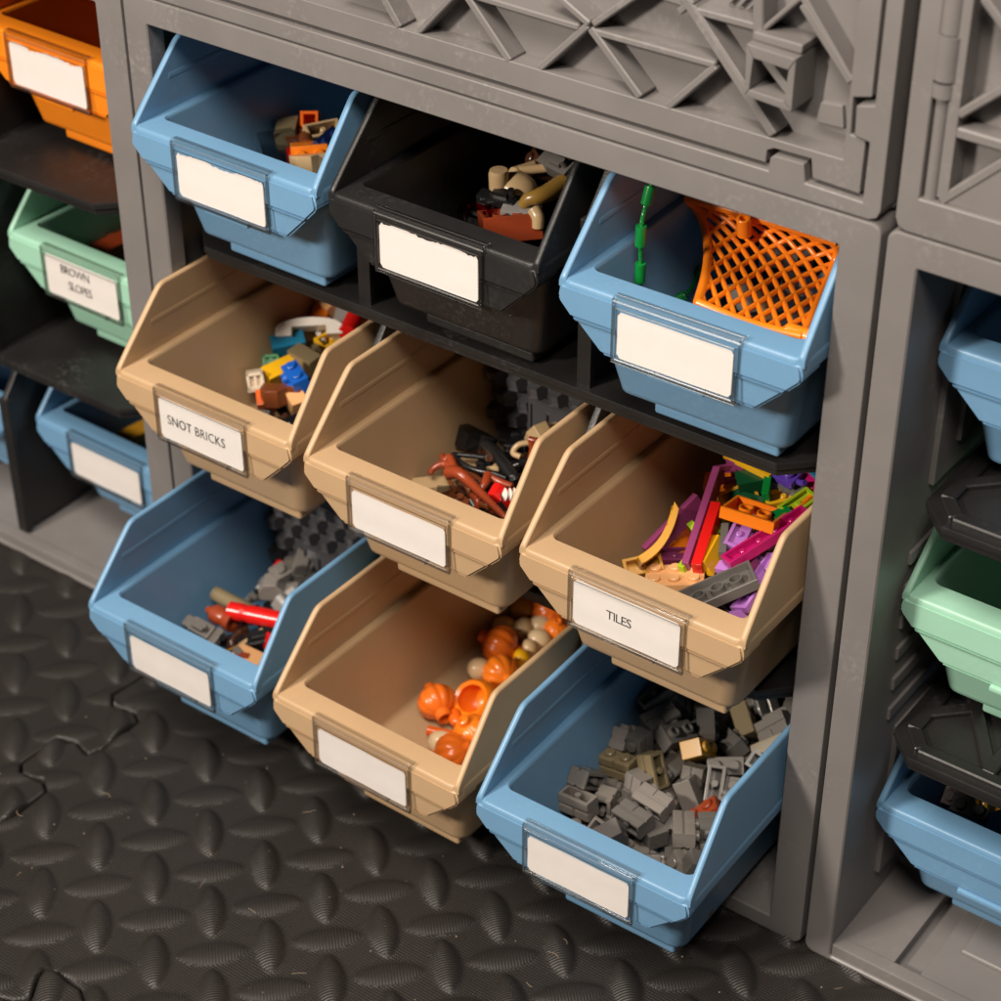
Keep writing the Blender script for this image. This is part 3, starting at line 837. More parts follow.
# ------------------------------------------------------------------ toy pieces
U = .0078; PH = .0031; BH = .0093
HEAP = dict(T1=(-.032, .03), T2=(-.030, .03), T3=(-.028, .06), M1=(-.043, .13), M2=(-.044, .12), M3=(-.043, .25), B1=(-.043, .13), B2=(-.0455, .0), B3=(-.043, .21))
def bin_mat(b):
    loc, yaw = BINS[b]
    return Matrix.Translation(loc) @ Matrix.Rotation(yaw, 4, 'Z')
def heap_pt(b, u, v, dz=0.):
    """point of the heap's sloping surface in bin b seen at photo pixel u, v (bin coordinates)"""
    inv = bin_mat(b).inverted()
    d = inv.to_3x3() @ ray(u, v); c = inv @ CAM
    a, k = HEAP[b]
    # plane z - k*y = a + dz
    t = (a + dz - (c.z - k * c.y)) / (d.z - k * d.y)
    return c + d * t
MESH = {}
def mesh_from(bm, key, color, angle=32):
    bmesh.ops.recalc_face_normals(bm, faces=bm.faces[:])
    me = bpy.data.meshes.new('toy_piece'); bm.to_mesh(me); bm.free()
    for p in me.polygons: p.use_smooth = True
    me.set_sharp_from_angle(angle=math.radians(angle)); me.materials.append(M[color])
    return me
def toy_object(name, me):
    o = bpy.data.objects.new(name, me); COL.objects.link(o); wn(o); return o
def stud(bm, x, y, z, r=.0024, h=.0017):
    lathe(bm, [(r, z - .0003), (r, z + h - .0003), (r - .0003, z + h)], 14, Matrix.Translation((x, y, 0)))
def tp_brick(bm, nx=2, ny=1, h=BH, studs=True):
    box(bm, -nx * U / 2, nx * U / 2, -ny * U / 2, ny * U / 2, -h / 2, h / 2, .00025, 2)
    if studs:
        for i in range(nx):
            for j in range(ny): stud(bm, (i - (nx - 1) / 2) * U, (j - (ny - 1) / 2) * U, h / 2)
def tp_hollow(bm, nx=2, ny=1, h=BH, pins=True, wall=.0013):
    X, Yy = nx * U / 2, ny * U / 2
    rings = []
    def rc(x, y, z): return [(-x, -y, z), (x, -y, z), (x, y, z), (-x, y, z)]
    e = .0002
    loft(bm, [rc(X - e, Yy - e, -h / 2), rc(X, Yy, -h / 2 + e), rc(X, Yy, h / 2 - e), rc(X - e, Yy - e, h / 2), rc(X - wall, Yy - wall, h / 2), rc(X - wall, Yy - wall, -h / 2 + .0012)])
    if pins:
        if ny == 1:
            for i in range(nx - 1): stud(bm, (i - (nx - 2) / 2) * U, 0, -h / 2 + .001, .0013, h - .0016)
        else:
            for i in range(nx - 1):
                lathe(bm, [(.0030, -h / 2 + .001), (.0030, h / 2 - .0004), (.0023, h / 2 - .0004), (.0023, -h / 2 + .0012), (.0001, -h / 2 + .0012)], 16, Matrix.Translation(((i - (nx - 2) / 2) * U, 0, 0)))
def tp_masonry(bm, nx=2, studs=True):
    X = nx * U / 2; Yy = U / 2
    box(bm, -X + .0004, X - .0004, -Yy + .0007, Yy - .0007, -BH / 2, BH / 2, .0002, 1)
    for s in (-1, 1):
        ya, yb = (Yy - .0012, Yy) if s > 0 else (-Yy, -Yy + .0012)
        gz = .0005
        box(bm, -X, X, ya, yb, -BH / 2, -gz, .00035, 2)
        if nx == 1: box(bm, -X, X, ya, yb, gz, BH / 2, .00035, 2)
        else:
            box(bm, -X, -gz, ya, yb, gz, BH / 2, .00035, 2); box(bm, gz, X, ya, yb, gz, BH / 2, .00035, 2)
    if studs:
        for i in range(nx): stud(bm, (i - (nx - 1) / 2) * U, 0, BH / 2)
    else:
        pass
def tp_masonry_open(bm, nx=2):
    tp_masonry(bm, nx, True)
    X = nx * U / 2
    # open underside shown as a deep pocket rim
    r = [(-X, X, -U / 2, -U / 2 + .0014), (-X, X, U / 2 - .0014, U / 2), (-X, -X + .0014, -U / 2, U / 2), (X - .0014, X, -U / 2, U / 2)]
    for a in r: box(bm, a[0], a[1], a[2], a[3], -BH / 2 - .0042, -BH / 2 + .0003, .0002, 1)
def tp_slope(bm, nx=1, ny=2, h=BH):
    X, Yy = nx * U / 2, ny * U / 2
    prism(bm, [(-Yy, -h / 2), (Yy, -h / 2), (Yy, h / 2), (Yy - U, h / 2), (-Yy, -h / 2 + .0016)], 0, -X, X, .00025, 1)
    for i in range(nx): stud(bm, (i - (nx - 1) / 2) * U, Yy - U / 2, h / 2)
def tp_tile(bm, nx=2, ny=1, h=PH):
    box(bm, -nx * U / 2, nx * U / 2, -ny * U / 2, ny * U / 2, -h / 2, h / 2, .0003, 2)
def tp_arch(bm, nx=4, t=.0085, rise=.0085):
    L = nx * U
    out = []
    n = 18
    for i in range(n + 1):
        a = PI - PI * i / n
        out.append((L / 2 * math.cos(a), .0036 + (rise - .0036) * math.sin(a)))
    inn = [(L * .26, .0), (L * .26, rise - .0042), (-L * .26, rise - .0042), (-L * .26, .0)]
    pts = out + [(L / 2, 0.0)] + inn + [(-L / 2, 0.0)]
    prism(bm, [(x, z - rise / 2) for x, z in pts], 1, -t / 2, t / 2, .0002, 1)
def tp_curve(bm, w=.0085, L=.028, rise=.010, th=.0035):
    """hollow curved slope seen from inside: two flanges and cross ribs"""
    n = 10
    top = []; bot = []
    for i in range(n + 1):
        t = i / n; x = -L / 2 + L * t; z = rise * t ** 2.2
        top.append((x, z + th)); bot.append((x, z))
    for y0, y1 in ((-w / 2, -w / 2 + .0013), (w / 2 - .0013, w / 2)):
        prism(bm, bot + top[::-1], 1, y0, y1, .0002, 1)
    prism(bm, bot + [(x, z + .0012) for x, z in bot[::-1]], 1, -w / 2 + .0004, w / 2 - .0004, .0001, 1)
    for t in (.02, .3, .52, .75, .97):
        i = t; x = -L / 2 + L * t; z = rise * t ** 2.2
        box(bm, x - .0006, x + .0006, -w / 2 + .0005, w / 2 - .0005, z + .0004, z + th - .0003)
def tp_cyl(bm, r=.003, L=.02, taper=1.0, hole=True):
    prof = [(r * .6, -L / 2), (r, -L / 2 + .0004), (r * taper, L / 2 - .0004)]
    prof += [(r * taper - .0004, L / 2), (r * taper * .62, L / 2), (r * taper * .6, L / 2 - .003), (.0002, L / 2 - .003)] if hole else [(r * taper - .0004, L / 2), (.0002, L / 2)]
    lathe(bm, prof, 20, Matrix.Rotation(PI / 2, 4, 'Y'))
def tp_sidestud(bm):
    box(bm, -U, U, -U / 2, U / 2, -BH / 2, BH / 2, .00025, 2)
    for i in (-.5, .5):
        lathe(bm, [(.0026, 0), (.0026, .0017), (.0018, .0019), (.0016, .0006), (.0002, .0006)], 14, Matrix.Translation((i * U, -U / 2, 0)) @ Matrix.Rotation(PI / 2, 4, 'X'))
        stud(bm, i * U, 0, BH / 2)
def tp_notch(bm):
    box(bm, -U / 2, U / 2, -U / 2, U / 2, -BH / 2, BH / 2 - .002, .0003, 2)
    rr = [(-U / 2, U / 2, -U / 2, -U / 2 + .0014), (-U / 2, U / 2, U / 2 - .0014, U / 2), (-U / 2, -U / 2 + .0014, -U / 2, U / 2), (U / 2 - .0014, U / 2, -U / 2, U / 2)]
    for a in rr: box(bm, a[0], a[1], a[2], a[3], BH / 2 - .0023, BH / 2, .0002, 1)
    box(bm, -.0006, .0006, -U / 2 + .001, U / 2 - .001, BH / 2 - .0024, BH / 2 - .0005)
    box(bm, -U / 2 - .0003, U / 2 - .0012, -U / 2 - .0009, -U / 2 + .0003, BH / 2 - .0036, BH / 2 - .0002, .0002, 1)
def tp_clip(bm):
    box(bm, -U / 2, U / 2, -U / 2, U / 2, -PH / 2, PH / 2, .0003, 2); stud(bm, 0, 0, PH / 2)
    tube(bm, [(U / 2 - .0002, 0, 0), (U / 2 + .002, 0, 0), (U / 2 + .004, 0, .0016)], .0013, 8)
def tp_elbow(bm):
    pts = spline([(-.009, 0, 0), (-.003, .0005, 0), (.003, 0, .001), (.006, .001, .005)], 4)
    tube(bm, pts, .0017, 8)
    lathe(bm, [(.0026, -.0015), (.0026, .0015)], 12, Matrix.Translation((-.009, 0, 0)) @ Matrix.Rotation(PI / 2, 4, 'Y'))
    lathe(bm, [(.0023, -.0012), (.0023, .0012)], 12, Matrix.Translation((.001, .0002, 0)) @ Matrix.Rotation(PI / 2, 4, 'Y'))
def tp_jaw(bm):
    prism(bm, [(-.006, -.004), (.002, -.005), (.006, -.001), (.006, .004), (.001, .002), (-.002, .005), (-.005, .004)], 1, -.0034, .0034, .0008, 2)
def tp_figure(bm):
    box(bm, -.0065, .0065, -.0038, .0038, -.0035, .0035, .0008, 2)
    box(bm, -.0110, -.0060, -.0030, .0030, -.0018, .0030, .0008, 2)
    box(bm, .0060, .0100, -.0046, .0046, -.0030, .0014, .0006, 2)
    box(bm, -.004, .003, -.0022, .0022, .003, .0058, .0006, 2)
    cyl(bm, .0014, .0014, .006, Matrix.Translation((.004, 0, .0045)), 10)
def tp_wedge(bm):
    prism(bm, [(-.009, -.005), (.009, -.005), (.009, -.001), (.003, .0), (.000, .005), (-.006, .005), (-.009, .001)], 1, -.0042, .0042, .0004, 1)
TYPES = dict(brick=tp_brick, hollow=tp_hollow, masonry=tp_masonry, mopen=tp_masonry_open, slope=tp_slope, tile=tp_tile, arch=tp_arch, curve=tp_curve, cyl=tp_cyl, sidestud=tp_sidestud,
             notch=tp_notch, clip=tp_clip, elbow=tp_elbow, jaw=tp_jaw, figure=tp_figure, wedge=tp_wedge)
def get_mesh(kind, color, **kw):
    key = (kind, color, tuple(sorted(kw.items())))
    if key not in MESH:
        bm = bmesh.new(); TYPES[kind](bm, **kw); MESH[key] = mesh_from(bm, key, color)
    return MESH[key]
NAMES = dict(brick='toy_brick', hollow='toy_brick', masonry='masonry_brick', mopen='masonry_brick', slope='slope_brick', tile='toy_tile', arch='toy_arch', curve='curved_toy_brick', cyl='toy_tube',
             sidestud='toy_brick', notch='toy_brick', clip='clip_plate', elbow='toy_joint', jaw='toy_part', figure='toy_part', wedge='toy_part')
CATS = dict(tile='toy tile', cyl='toy tube', elbow='toy piece', jaw='toy piece', figure='toy piece', wedge='toy piece', clip='toy piece')
def put(b, mesh_or_kind, color, p, q, roll=0., dz=0., dz2=None, label=None, group=None, name=None, cat=None, **kw):
    """lay a piece in bin b with its long axis from photo pixel p to q, dz above the heap's surface"""
    A = heap_pt(b, p[0], p[1], dz); B = heap_pt(b, q[0], q[1], dz if dz2 is None else dz2)
    me = get_mesh(mesh_or_kind, color, **kw) if isinstance(mesh_or_kind, str) else mesh_or_kind
    x = (B - A).normalized()
    up = Vector((0, 0, 1))
    y = up.cross(x).normalized(); z = x.cross(y)
    Rr = Matrix((x, y, z)).transposed().to_4x4() @ Matrix.Rotation(math.radians(roll), 4, 'X')
    nm = name or NAMES.get(mesh_or_kind, 'toy_piece')
    o = toy_object(nm, me)
    c = (A + B) / 2
    lim = .0365 + min(0, c.z) * .10
    c.x = max(-lim, min(lim, c.x)); c.y = min(c.y, .176)
    o.matrix_world = bin_mat(b) @ (Matrix.Translation(c) @ Rr)
    tag(o, label, cat or CATS.get(mesh_or_kind, 'toy brick'), group)
    return o
def filler(b, n, kinds, colors, region, depth, label, group, seed, cat=None, spread=None):
    rnd = random.Random(seed)
    a, k = HEAP[b]
    x0, x1, y0, y1 = region
    mw = bin_mat(b)
    pts = []
    for i in range(n):
        best = None
        for tr in range(14):
            x = rnd.uniform(x0, x1); y = rnd.uniform(y0, y1)
            d = min([((x - p[0]) ** 2 + (y - p[1]) ** 2) for p in pts] + [9])
            if best is None or d > best[0]: best = (d, x, y)
        x, y = best[1:]; pts.append((x, y))
        z = a + k * y - depth[0] - rnd.random() * (depth[1] - depth[0])
        z = max(z, -.0425); x = max(-.029, min(.029, x))
        kd = rnd.choice(kinds); kind, kw = kd if isinstance(kd, tuple) else (kd, {})
        col = rnd.choice(colors)
        me = get_mesh(kind, col, **kw)
        o = toy_object(NAMES.get(kind, 'toy_piece'), me)
        if rnd.random() < .55: e = (rnd.choice((0, 90, 180, 270)) + rnd.gauss(0, 14), rnd.gauss(0, 14), rnd.uniform(0, 360))
        else: e = (rnd.uniform(0, 360), rnd.uniform(-50, 50), rnd.uniform(0, 360))
        o.matrix_world = mw @ (Matrix.Translation((x, y, z)) @ Matrix.Rotation(math.radians(e[2]), 4, 'Z') @ Matrix.Rotation(math.radians(e[1]), 4, 'Y') @ Matrix.Rotation(math.radians(e[0]), 4, 'X'))
        lab = label[col] if isinstance(label, dict) else label
        grp = group[col] if isinstance(group, dict) else group
        tag(o, lab, cat or 'toy brick', grp)

def C(x0, y0, s):
    return lambda u, v: (x0 + u * s, y0 + v * s)

# ---- bin of masonry bricks (bottom right)
c = C(575, 670, .2298)
def tp_mbrick(bm, nx=2):
    """masonry brick: hollow below, coursed on both long sides, studs on top"""
    X = nx * U / 2; Yy = U / 2; e = .0007; wl = .0013; h = BH / 2
    def rc(x, y, z): return [(-x, -y, z), (x, -y, z), (x, y, z), (-x, y, z)]
    loft(bm, [rc(X - .0003, Yy - e - .0002, h), rc(X - .0001, Yy - e, h - .0002), rc(X - .0001, Yy - e, -h), rc(X - wl, Yy - wl - .0002, -h), rc(X - wl, Yy - wl - .0002, h - .0014)])
    for s in (-1, 1):
        ya, yb = (Yy - .0012, Yy) if s > 0 else (-Yy, -Yy + .0012)
        gz = .0006
        box(bm, -X, X, ya, yb, -h, -gz, .0004, 2)
        if nx == 1: box(bm, -X, X, ya, yb, gz, h - .0002, .0004, 2)
        else:
            box(bm, -X, -gz, ya, yb, gz, h - .0002, .0004, 2); box(bm, gz, X, ya, yb, gz, h - .0002, .0004, 2)
    for i in range(nx): stud(bm, (i - (nx - 1) / 2) * U, 0, h)
    for i in range(nx - 1): stud(bm, (i - (nx - 2) / 2) * U, 0, -h + .0002, .0014, BH - .002)
TYPES['mbrick'] = tp_mbrick; NAMES['mbrick'] = 'masonry_brick'
SETTLED = "2,0.028,0.0327,-0.0468,0.025,-0.025,-0.707,0.707;2,-0.0321,0.0403,-0.0461,0.,0.717,0.697,0.;2,-0.0032,0.0334,-0.0418,0.01,0.248,-0.209,0.946;2,-0.0079,0.0246,-0.0461,0.,1.,0.,-0.;2,-0.0223,0.0285,-0.0461,0.,0.313,-0.95,-0.;1,-0.0081,0.0231,-0.0375,0.494,0.494,-0.505,-0.506;2,-0.0149,0.0412,-0.0468,0.663,0.663,-0.246,-0.246;2,0.0081,0.062,-0.0468,0.357,-0.357,-0.611,0.611;2,-0.0034,0.0491,-0.0461,1.,0.,-0.,-0.005;2,0.0151,0.0259,-0.0429,0.466,0.532,-0.466,0.532;2,0.0065,0.0253,-0.0351,0.526,0.705,-0.409,0.242;2,0.0081,0.041,-0.0421,0.704,-0.436,0.56,-0.008;2,-0.0148,0.0444,-0.0369,0.029,0.099,0.956,0.276;3,-0.0232,0.0331,-0.0375,0.655,-0.655,0.267,-0.267;1,-0.026,0.0601,-0.0468,0.597,0.597,0.379,0.379;1,-0.0034,0.0571,-0.0461,0.025,-0.,0.,1.;3,0.0222,0.0671,-0.0468,0.327,0.327,0.627,0.627;2,0.0333,0.0796,-0.0373,0.7,0.243,-0.611,-0.279;2,-0.0158,0.0553,-0.0429,0.698,0.115,0.698,-0.115;2,-0.0339,0.0578,-0.0385,0.079,-0.707,0.703,-0.018;2,0.0159,0.0461,-0.0468,0.314,-0.314,-0.633,0.633;2,-0.031,0.0471,-0.0292,0.065,0.035,0.997,-0.015;1,0.0314,0.0412,-0.0468,0.491,-0.491,0.509,-0.509;2,-0.0135,0.0656,-0.0461,0.,-0.039,-0.999,-0.;2,-0.0014,0.0754,-0.0456,0.595,-0.803,-0.035,0.026;2,0.032,0.0713,-0.0419,0.583,-0.299,0.244,0.715;2,-0.003,0.0589,-0.0375,0.176,0.176,0.685,0.685;2,0.0079,0.0945,-0.0396,0.796,0.24,0.275,-0.484;2,0.0209,0.0492,-0.0391,0.8,0.542,-0.033,-0.255;2,-0.0242,0.0573,-0.0351,0.412,-0.575,-0.412,-0.575;1,0.0035,0.068,-0.0375,0.702,-0.533,0.446,-0.154;2,-0.0353,0.0911,-0.0278,0.686,-0.275,0.18,0.649;2,0.0179,0.0671,-0.039,0.252,-0.252,0.661,-0.661;2,0.0122,0.0604,-0.0304,0.372,0.309,0.642,0.595;3,-0.0016,0.0892,-0.0385,0.663,-0.067,-0.704,0.247;2,-0.0192,0.1035,-0.0468,0.701,0.701,-0.09,-0.09;2,0.0178,0.0862,-0.0468,0.188,-0.188,0.682,-0.682;2,0.0063,0.1061,-0.042,0.502,0.306,-0.196,0.785;2,-0.0194,0.0751,-0.0468,0.016,0.016,-0.707,-0.707;1,0.0238,0.0814,-0.039,0.144,0.003,-0.959,-0.242;2,0.0175,0.0926,-0.0342,0.773,0.216,0.254,-0.539;2,-0.031,0.0781,-0.0307,0.,0.068,0.004,-0.998;2,-0.0081,0.0534,-0.0301,0.759,-0.643,0.045,-0.094;2,0.0318,0.087,-0.0319,0.148,0.491,0.766,-0.387;1,-0.0209,0.1266,-0.0297,0.624,-0.706,0.043,0.332;2,-0.0183,0.0725,-0.034,0.694,-0.162,-0.701,-0.014;2,-0.0112,0.0373,-0.0298,0.166,-0.404,0.872,0.223;2,-0.0016,0.1029,-0.0468,0.381,0.381,0.596,0.596;2,0.0319,0.0947,-0.0461,0.724,-0.,0.,-0.69;2,0.0236,0.1085,-0.0461,0.019,0.,0.,-1.;2,-0.0194,0.0901,-0.0468,0.106,-0.106,-0.699,0.699;2,0.0176,0.1003,-0.0397,0.742,-0.338,0.533,-0.226;2,-0.0137,0.09,-0.0342,0.447,0.321,0.63,-0.548;2,-0.0319,0.0782,-0.0406,0.595,-0.382,0.387,-0.592;2,-0.0316,0.1037,-0.0461,0.,-0.677,0.736,-0.;2,0.0073,0.1038,-0.0309,0.232,0.007,0.37,-0.9;2,-0.0055,0.1007,-0.0254,0.72,0.101,0.499,0.472;2,-0.0296,0.091,-0.0393,0.046,-0.055,0.721,0.689;2,0.0022,0.0823,-0.0342,0.444,-0.778,0.319,0.309;2,-0.034,0.1574,-0.0351,0.182,0.705,0.67,-0.144;2,0.0144,0.076,-0.0343,0.313,0.341,0.082,-0.883;1,0.0252,0.06,-0.0363,0.294,-0.199,0.52,-0.777;2,-0.016,0.1133,-0.0461,0.,-0.97,0.244,0.;2,-0.0051,0.1191,-0.0461,0.,-0.266,-0.964,-0.;1,-0.0202,0.1159,-0.0375,0.704,-0.704,0.068,-0.068;1,-0.0072,0.0983,-0.0398,0.427,-0.093,-0.749,-0.499;2,-0.0227,0.1044,-0.0351,0.456,0.54,-0.456,0.54;2,0.018,0.1169,-0.0461,0.,0.156,-0.988,-0.;2,0.0332,0.1145,-0.0379,0.512,-0.483,-0.445,0.555;2,0.0011,0.1176,-0.0314,0.787,-0.509,0.017,-0.349;2,-0.0223,0.1264,-0.0429,0.004,0.707,0.004,-0.707;1,-0.0198,0.115,-0.029,0.,-0.955,-0.295,-0.;2,-0.0112,0.1162,-0.027,0.015,-0.878,0.478,0.027;1,0.0182,0.1109,-0.0278,0.178,-0.632,0.688,0.308;2,-0.0343,0.0586,-0.0256,0.578,0.315,-0.683,-0.317;1,0.0188,0.0685,-0.0312,0.669,0.669,0.228,0.228;2,0.0095,0.0911,-0.0301,0.237,-0.763,0.53,0.284;2,0.0287,0.0492,-0.0336,0.383,0.059,-0.703,-0.596;2,-0.02,0.1397,-0.0461,0.444,-0.,-0.,0.896;1,0.0061,0.1303,-0.0468,0.705,0.052,-0.705,0.052;2,0.0112,0.123,-0.0461,0.,0.157,-0.988,-0.;2,-0.0111,0.1095,-0.0367,0.,-0.447,0.895,0.;1,0.0113,0.1144,-0.0373,0.243,-0.152,0.685,-0.67;2,0.0274,0.1276,-0.0468,0.092,0.092,0.701,0.701;2,-0.0291,0.1361,-0.0397,0.121,-0.127,0.596,0.784;2,0.0008,0.1362,-0.0362,0.453,0.871,-0.131,-0.138;2,-0.0077,0.0754,-0.0376,0.411,-0.539,0.431,-0.596;1,0.032,0.1416,-0.0376,0.582,-0.401,0.401,-0.582;2,0.0196,0.1388,-0.0358,0.104,-0.778,-0.467,0.407;2,-0.031,0.1055,-0.0336,0.443,0.551,-0.443,0.551;2,-0.027,0.0886,-0.027,0.51,0.558,0.42,-0.502;2,0.0336,0.1011,-0.0261,0.67,0.258,-0.388,-0.578;2,-0.0168,0.1009,-0.0236,0.637,-0.509,-0.241,0.526;1,0.0221,0.032,-0.0383,0.992,-0.,0.,0.125;2,-0.0161,0.0814,-0.0285,0.486,-0.157,-0.859,0.023;2,0.0001,0.1315,-0.0289,0.056,-0.382,-0.869,-0.309;1,0.0191,0.1499,-0.0468,0.689,0.689,0.16,0.16;2,-0.0136,0.1553,-0.0468,0.662,-0.662,0.249,-0.249;2,0.0285,0.1432,-0.0468,0.603,0.603,0.369,0.369;2,-0.0284,0.1159,-0.0429,0.528,0.471,-0.528,0.471;2,0.0294,0.1285,-0.0369,0.001,0.,0.384,0.924;2,0.0072,0.1402,-0.0447,0.02,0.07,-0.957,-0.281;2,-0.0316,0.1273,-0.0425,0.05,-0.706,0.042,-0.705;1,-0.0242,0.1475,-0.034,0.678,-0.33,0.45,-0.479;3,-0.0049,0.1524,-0.0376,0.843,0.085,0.257,-0.465;2,-0.0177,0.1401,-0.0302,0.785,-0.267,0.418,0.371;1,-0.0345,0.1152,-0.0316,0.712,0.693,-0.08,0.08;2,0.0302,0.161,-0.0429,0.34,0.62,-0.34,0.62;2,0.0286,0.0998,-0.033,0.053,0.934,0.156,-0.317;1,0.0217,0.086,-0.0292,0.747,0.147,-0.578,-0.293;2,-0.0054,0.0652,-0.0285,0.053,0.039,0.591,0.804;2,-0.0242,0.1561,-0.035,0.146,-0.607,0.075,-0.778;2,-0.0288,0.1239,-0.0257,0.233,0.471,0.786,0.326;2,0.0142,0.1397,-0.0266,0.308,0.868,0.005,0.389;2,-0.0264,0.1038,-0.0213,0.403,-0.348,0.669,-0.518;2,0.0148,0.1314,-0.0243,0.307,0.86,0.012,0.408;2,-0.0091,0.1642,-0.0461,0.42,-0.,0.,0.908;2,0.0077,0.1536,-0.0422,0.537,0.693,-0.14,0.46;2,-0.0138,0.1456,-0.04,0.345,0.243,0.434,0.796;2,-0.0048,0.1305,-0.0423,0.013,-0.417,-0.77,0.483;2,-0.0278,0.1739,-0.0461,0.996,-0.,-0.,0.088;2,0.0043,0.162,-0.0354,0.828,0.203,-0.502,0.143;2,-0.0153,0.1753,-0.0297,0.,-0.,0.707,-0.707;2,-0.0278,0.1644,-0.0468,0.707,-0.707,-0.018,0.018;1,-0.0033,0.1661,-0.0279,0.403,-0.873,0.12,0.248;1,0.0151,0.1472,-0.0324,0.264,0.181,-0.385,-0.866;2,-0.032,0.1506,-0.0423,0.681,0.265,0.527,0.434;2,0.0178,0.1239,-0.0298,0.177,-0.338,0.86,0.34;2,0.0002,0.1474,-0.032,0.547,0.812,0.099,-0.176;2,-0.0183,0.1633,-0.0272,0.834,-0.348,0.385,-0.187;2,0.0149,0.1615,-0.0263,0.609,0.71,-0.098,-0.34;2,0.0016,0.1449,-0.0244,0.552,0.731,-0.064,-0.395;2,-0.012,0.1526,-0.0256,0.843,-0.414,-0.327,0.102;2,-0.0345,0.1397,-0.031,0.701,-0.055,-0.119,0.701;2,-0.0301,0.1715,-0.0275,0.,-0.616,0.788,-0.;2,0.0204,0.1567,-0.0199,0.183,-0.748,-0.638,0.028;2,0.0216,0.142,-0.0178,0.191,0.369,-0.582,0.699;1,-0.0041,0.1717,-0.0468,0.239,0.239,-0.665,-0.666;2,0.0103,0.1693,-0.0461,0.895,-0.,0.,-0.447;2,-0.0136,0.1709,-0.0375,0.337,-0.337,-0.622,0.622;3,0.0178,0.1598,-0.0372,0.862,0.019,0.045,-0.504;2,0.0209,0.17,-0.0461,0.493,0.,0.,0.87;2,0.0315,0.1761,-0.0429,0.707,-0.,0.707,0.;2,0.0039,0.1739,-0.0348,0.107,0.241,0.392,-0.881;2,0.0219,0.1709,-0.0375,0.345,0.345,0.617,0.617;1,-0.0026,0.1761,-0.0263,0.682,-0.187,-0.185,0.682;2,0.0292,0.1614,-0.0288,0.152,-0.854,-0.476,0.145;2,-0.0127,0.1278,-0.0353,0.587,0.078,-0.057,0.804;2,0.0249,0.1147,-0.0355,0.699,-0.009,0.107,0.707;2,0.0221,0.1759,-0.029,1.,-0.,0.,-0.002;2,0.0298,0.1399,-0.0291,0.109,-0.862,0.464,-0.172;3,0.0353,0.0565,-0.0281,0.705,-0.152,-0.057,-0.691;2,-0.0271,0.1703,-0.0368,0.,-0.825,0.565,-0.;2,0.033,0.1504,-0.0292,0.545,0.38,0.745,-0.057;2,0.0064,0.1721,-0.021,0.244,-0.32,0.911,-0.086;2,-0.0032,0.1563,-0.0184,0.691,-0.037,-0.493,-0.527;1,0.0365,0.1427,-0.0197,0.963,0.261,0.066,-0.018;2,0.034,0.1745,-0.0273,0.478,0.521,0.478,-0.521;2,-0.0329,0.1115,-0.0182,0.093,-0.836,-0.5,-0.208;2,-0.0313,0.1727,-0.0182,0.176,-0.,-0.,0.984"
rB = random.Random(9)
mwB = bin_mat('B3'); invc = mwB.inverted() @ CAM
LB = {'stone': 'brownish grey masonry brick in the heap of the lower right blue bin', 'dkgrey': 'dark grey masonry brick in the heap of the lower right blue bin',
      'grey': 'lighter grey masonry brick in the heap of the lower right blue bin', 'dktan': 'olive grey masonry brick in the heap of the lower right blue bin'}
spec = {'mustard': (c(530, 310), 'mustard brick, the only one of its colour among the grey bricks'), 'rust': (c(590, 610), 'rust red brick by the right wall among the grey bricks'),
        'silver': (c(850, 120), 'shiny silver brick at the back of the grey heap, beside the post'), 'ltgrey': (c(790, 335), 'palest grey brick near the right wall, in the middle of the grey heap')}
rowsB = [[float(v) for v in r.split(',')] for r in SETTLED.split(';')]
def pix(P):
    q = RM @ (mwB @ P - CAM); return (500.5 + FPX * q.x / -q.z, 500.5 - FPX * q.y / -q.z)
cho = {}
for nm_s, (uv, lab) in spec.items():
    best = min(range(len(rowsB)), key=lambda i: (math.hypot(pix(Vector(rowsB[i][1:4]))[0] - uv[0], pix(Vector(rowsB[i][1:4]))[1] - uv[1]) - 2600 * (rowsB[i][3] + .03)) if i not in cho else 1e9)
    cho[best] = nm_s
for i, r in enumerate(rowsB):
    if i in cho: col, lab, grp = cho[i], spec[cho[i]][1], 'masonry bricks in the lower right blue bin'
    else:
        col = rB.choices(['stone', 'dkgrey', 'grey', 'dktan'], [4, 5, 3, 1])[0]; lab = LB[col]; grp = LB[col].split(' in the heap')[0] + 's of the heap'
    kind = rB.choices(['mbrick', 'brick', 'hollow', 'sidestud'], [10, 2, 1.5, 1])[0] if int(r[0]) == 2 else 'mbrick'
    kw = {} if kind == 'sidestud' else dict(nx=int(r[0]))
    me = get_mesh(kind, col, **kw)
    o = toy_object('masonry_brick' if kind == 'mbrick' else 'toy_brick', me)
    from mathutils import Quaternion
    o.matrix_world = mwB @ (Matrix.Translation(r[1:4]) @ Quaternion(r[4:8]).to_matrix().to_4x4())
    tag(o, lab, 'toy brick', grp)

# ---- bin of tiles (middle right)
c = C(610, 440, .2098)
def m3(kind, col, p, q, lab, roll=0, dz=0., dz2=None, **kw): return put('M3', kind, col, c(*p), c(*q), roll, dz, dz2, lab, 'colourful tiles in the TILES bin', **kw)
m3('tile', 'plum', (200, 520), (405, 310), 'dull pink long tile leaning on the left wall behind the yellow curve', 75, .0, .006, nx=4)
m3('curve', 'gold', (165, 590), (380, 470), 'yellow curved hollow brick on the left of the tiles', -50, .004, .006, L=.024, rise=.012)
m3('hollow', 'mustard', (100, 615), (215, 590), 'mustard hollow tile end at the front left of the tiles', 30, .0, nx=2, h=.005)
m3('tile', 'plum', (380, 570), (505, 190), 'longest dull pink tile standing on edge in the middle', 80, .003, .010, nx=6)
m3('tile', 'red', (425, 590), (500, 350), 'bright red tile standing on edge next to the long pink tile', 85, .004, .007, nx=4, h=.0042)
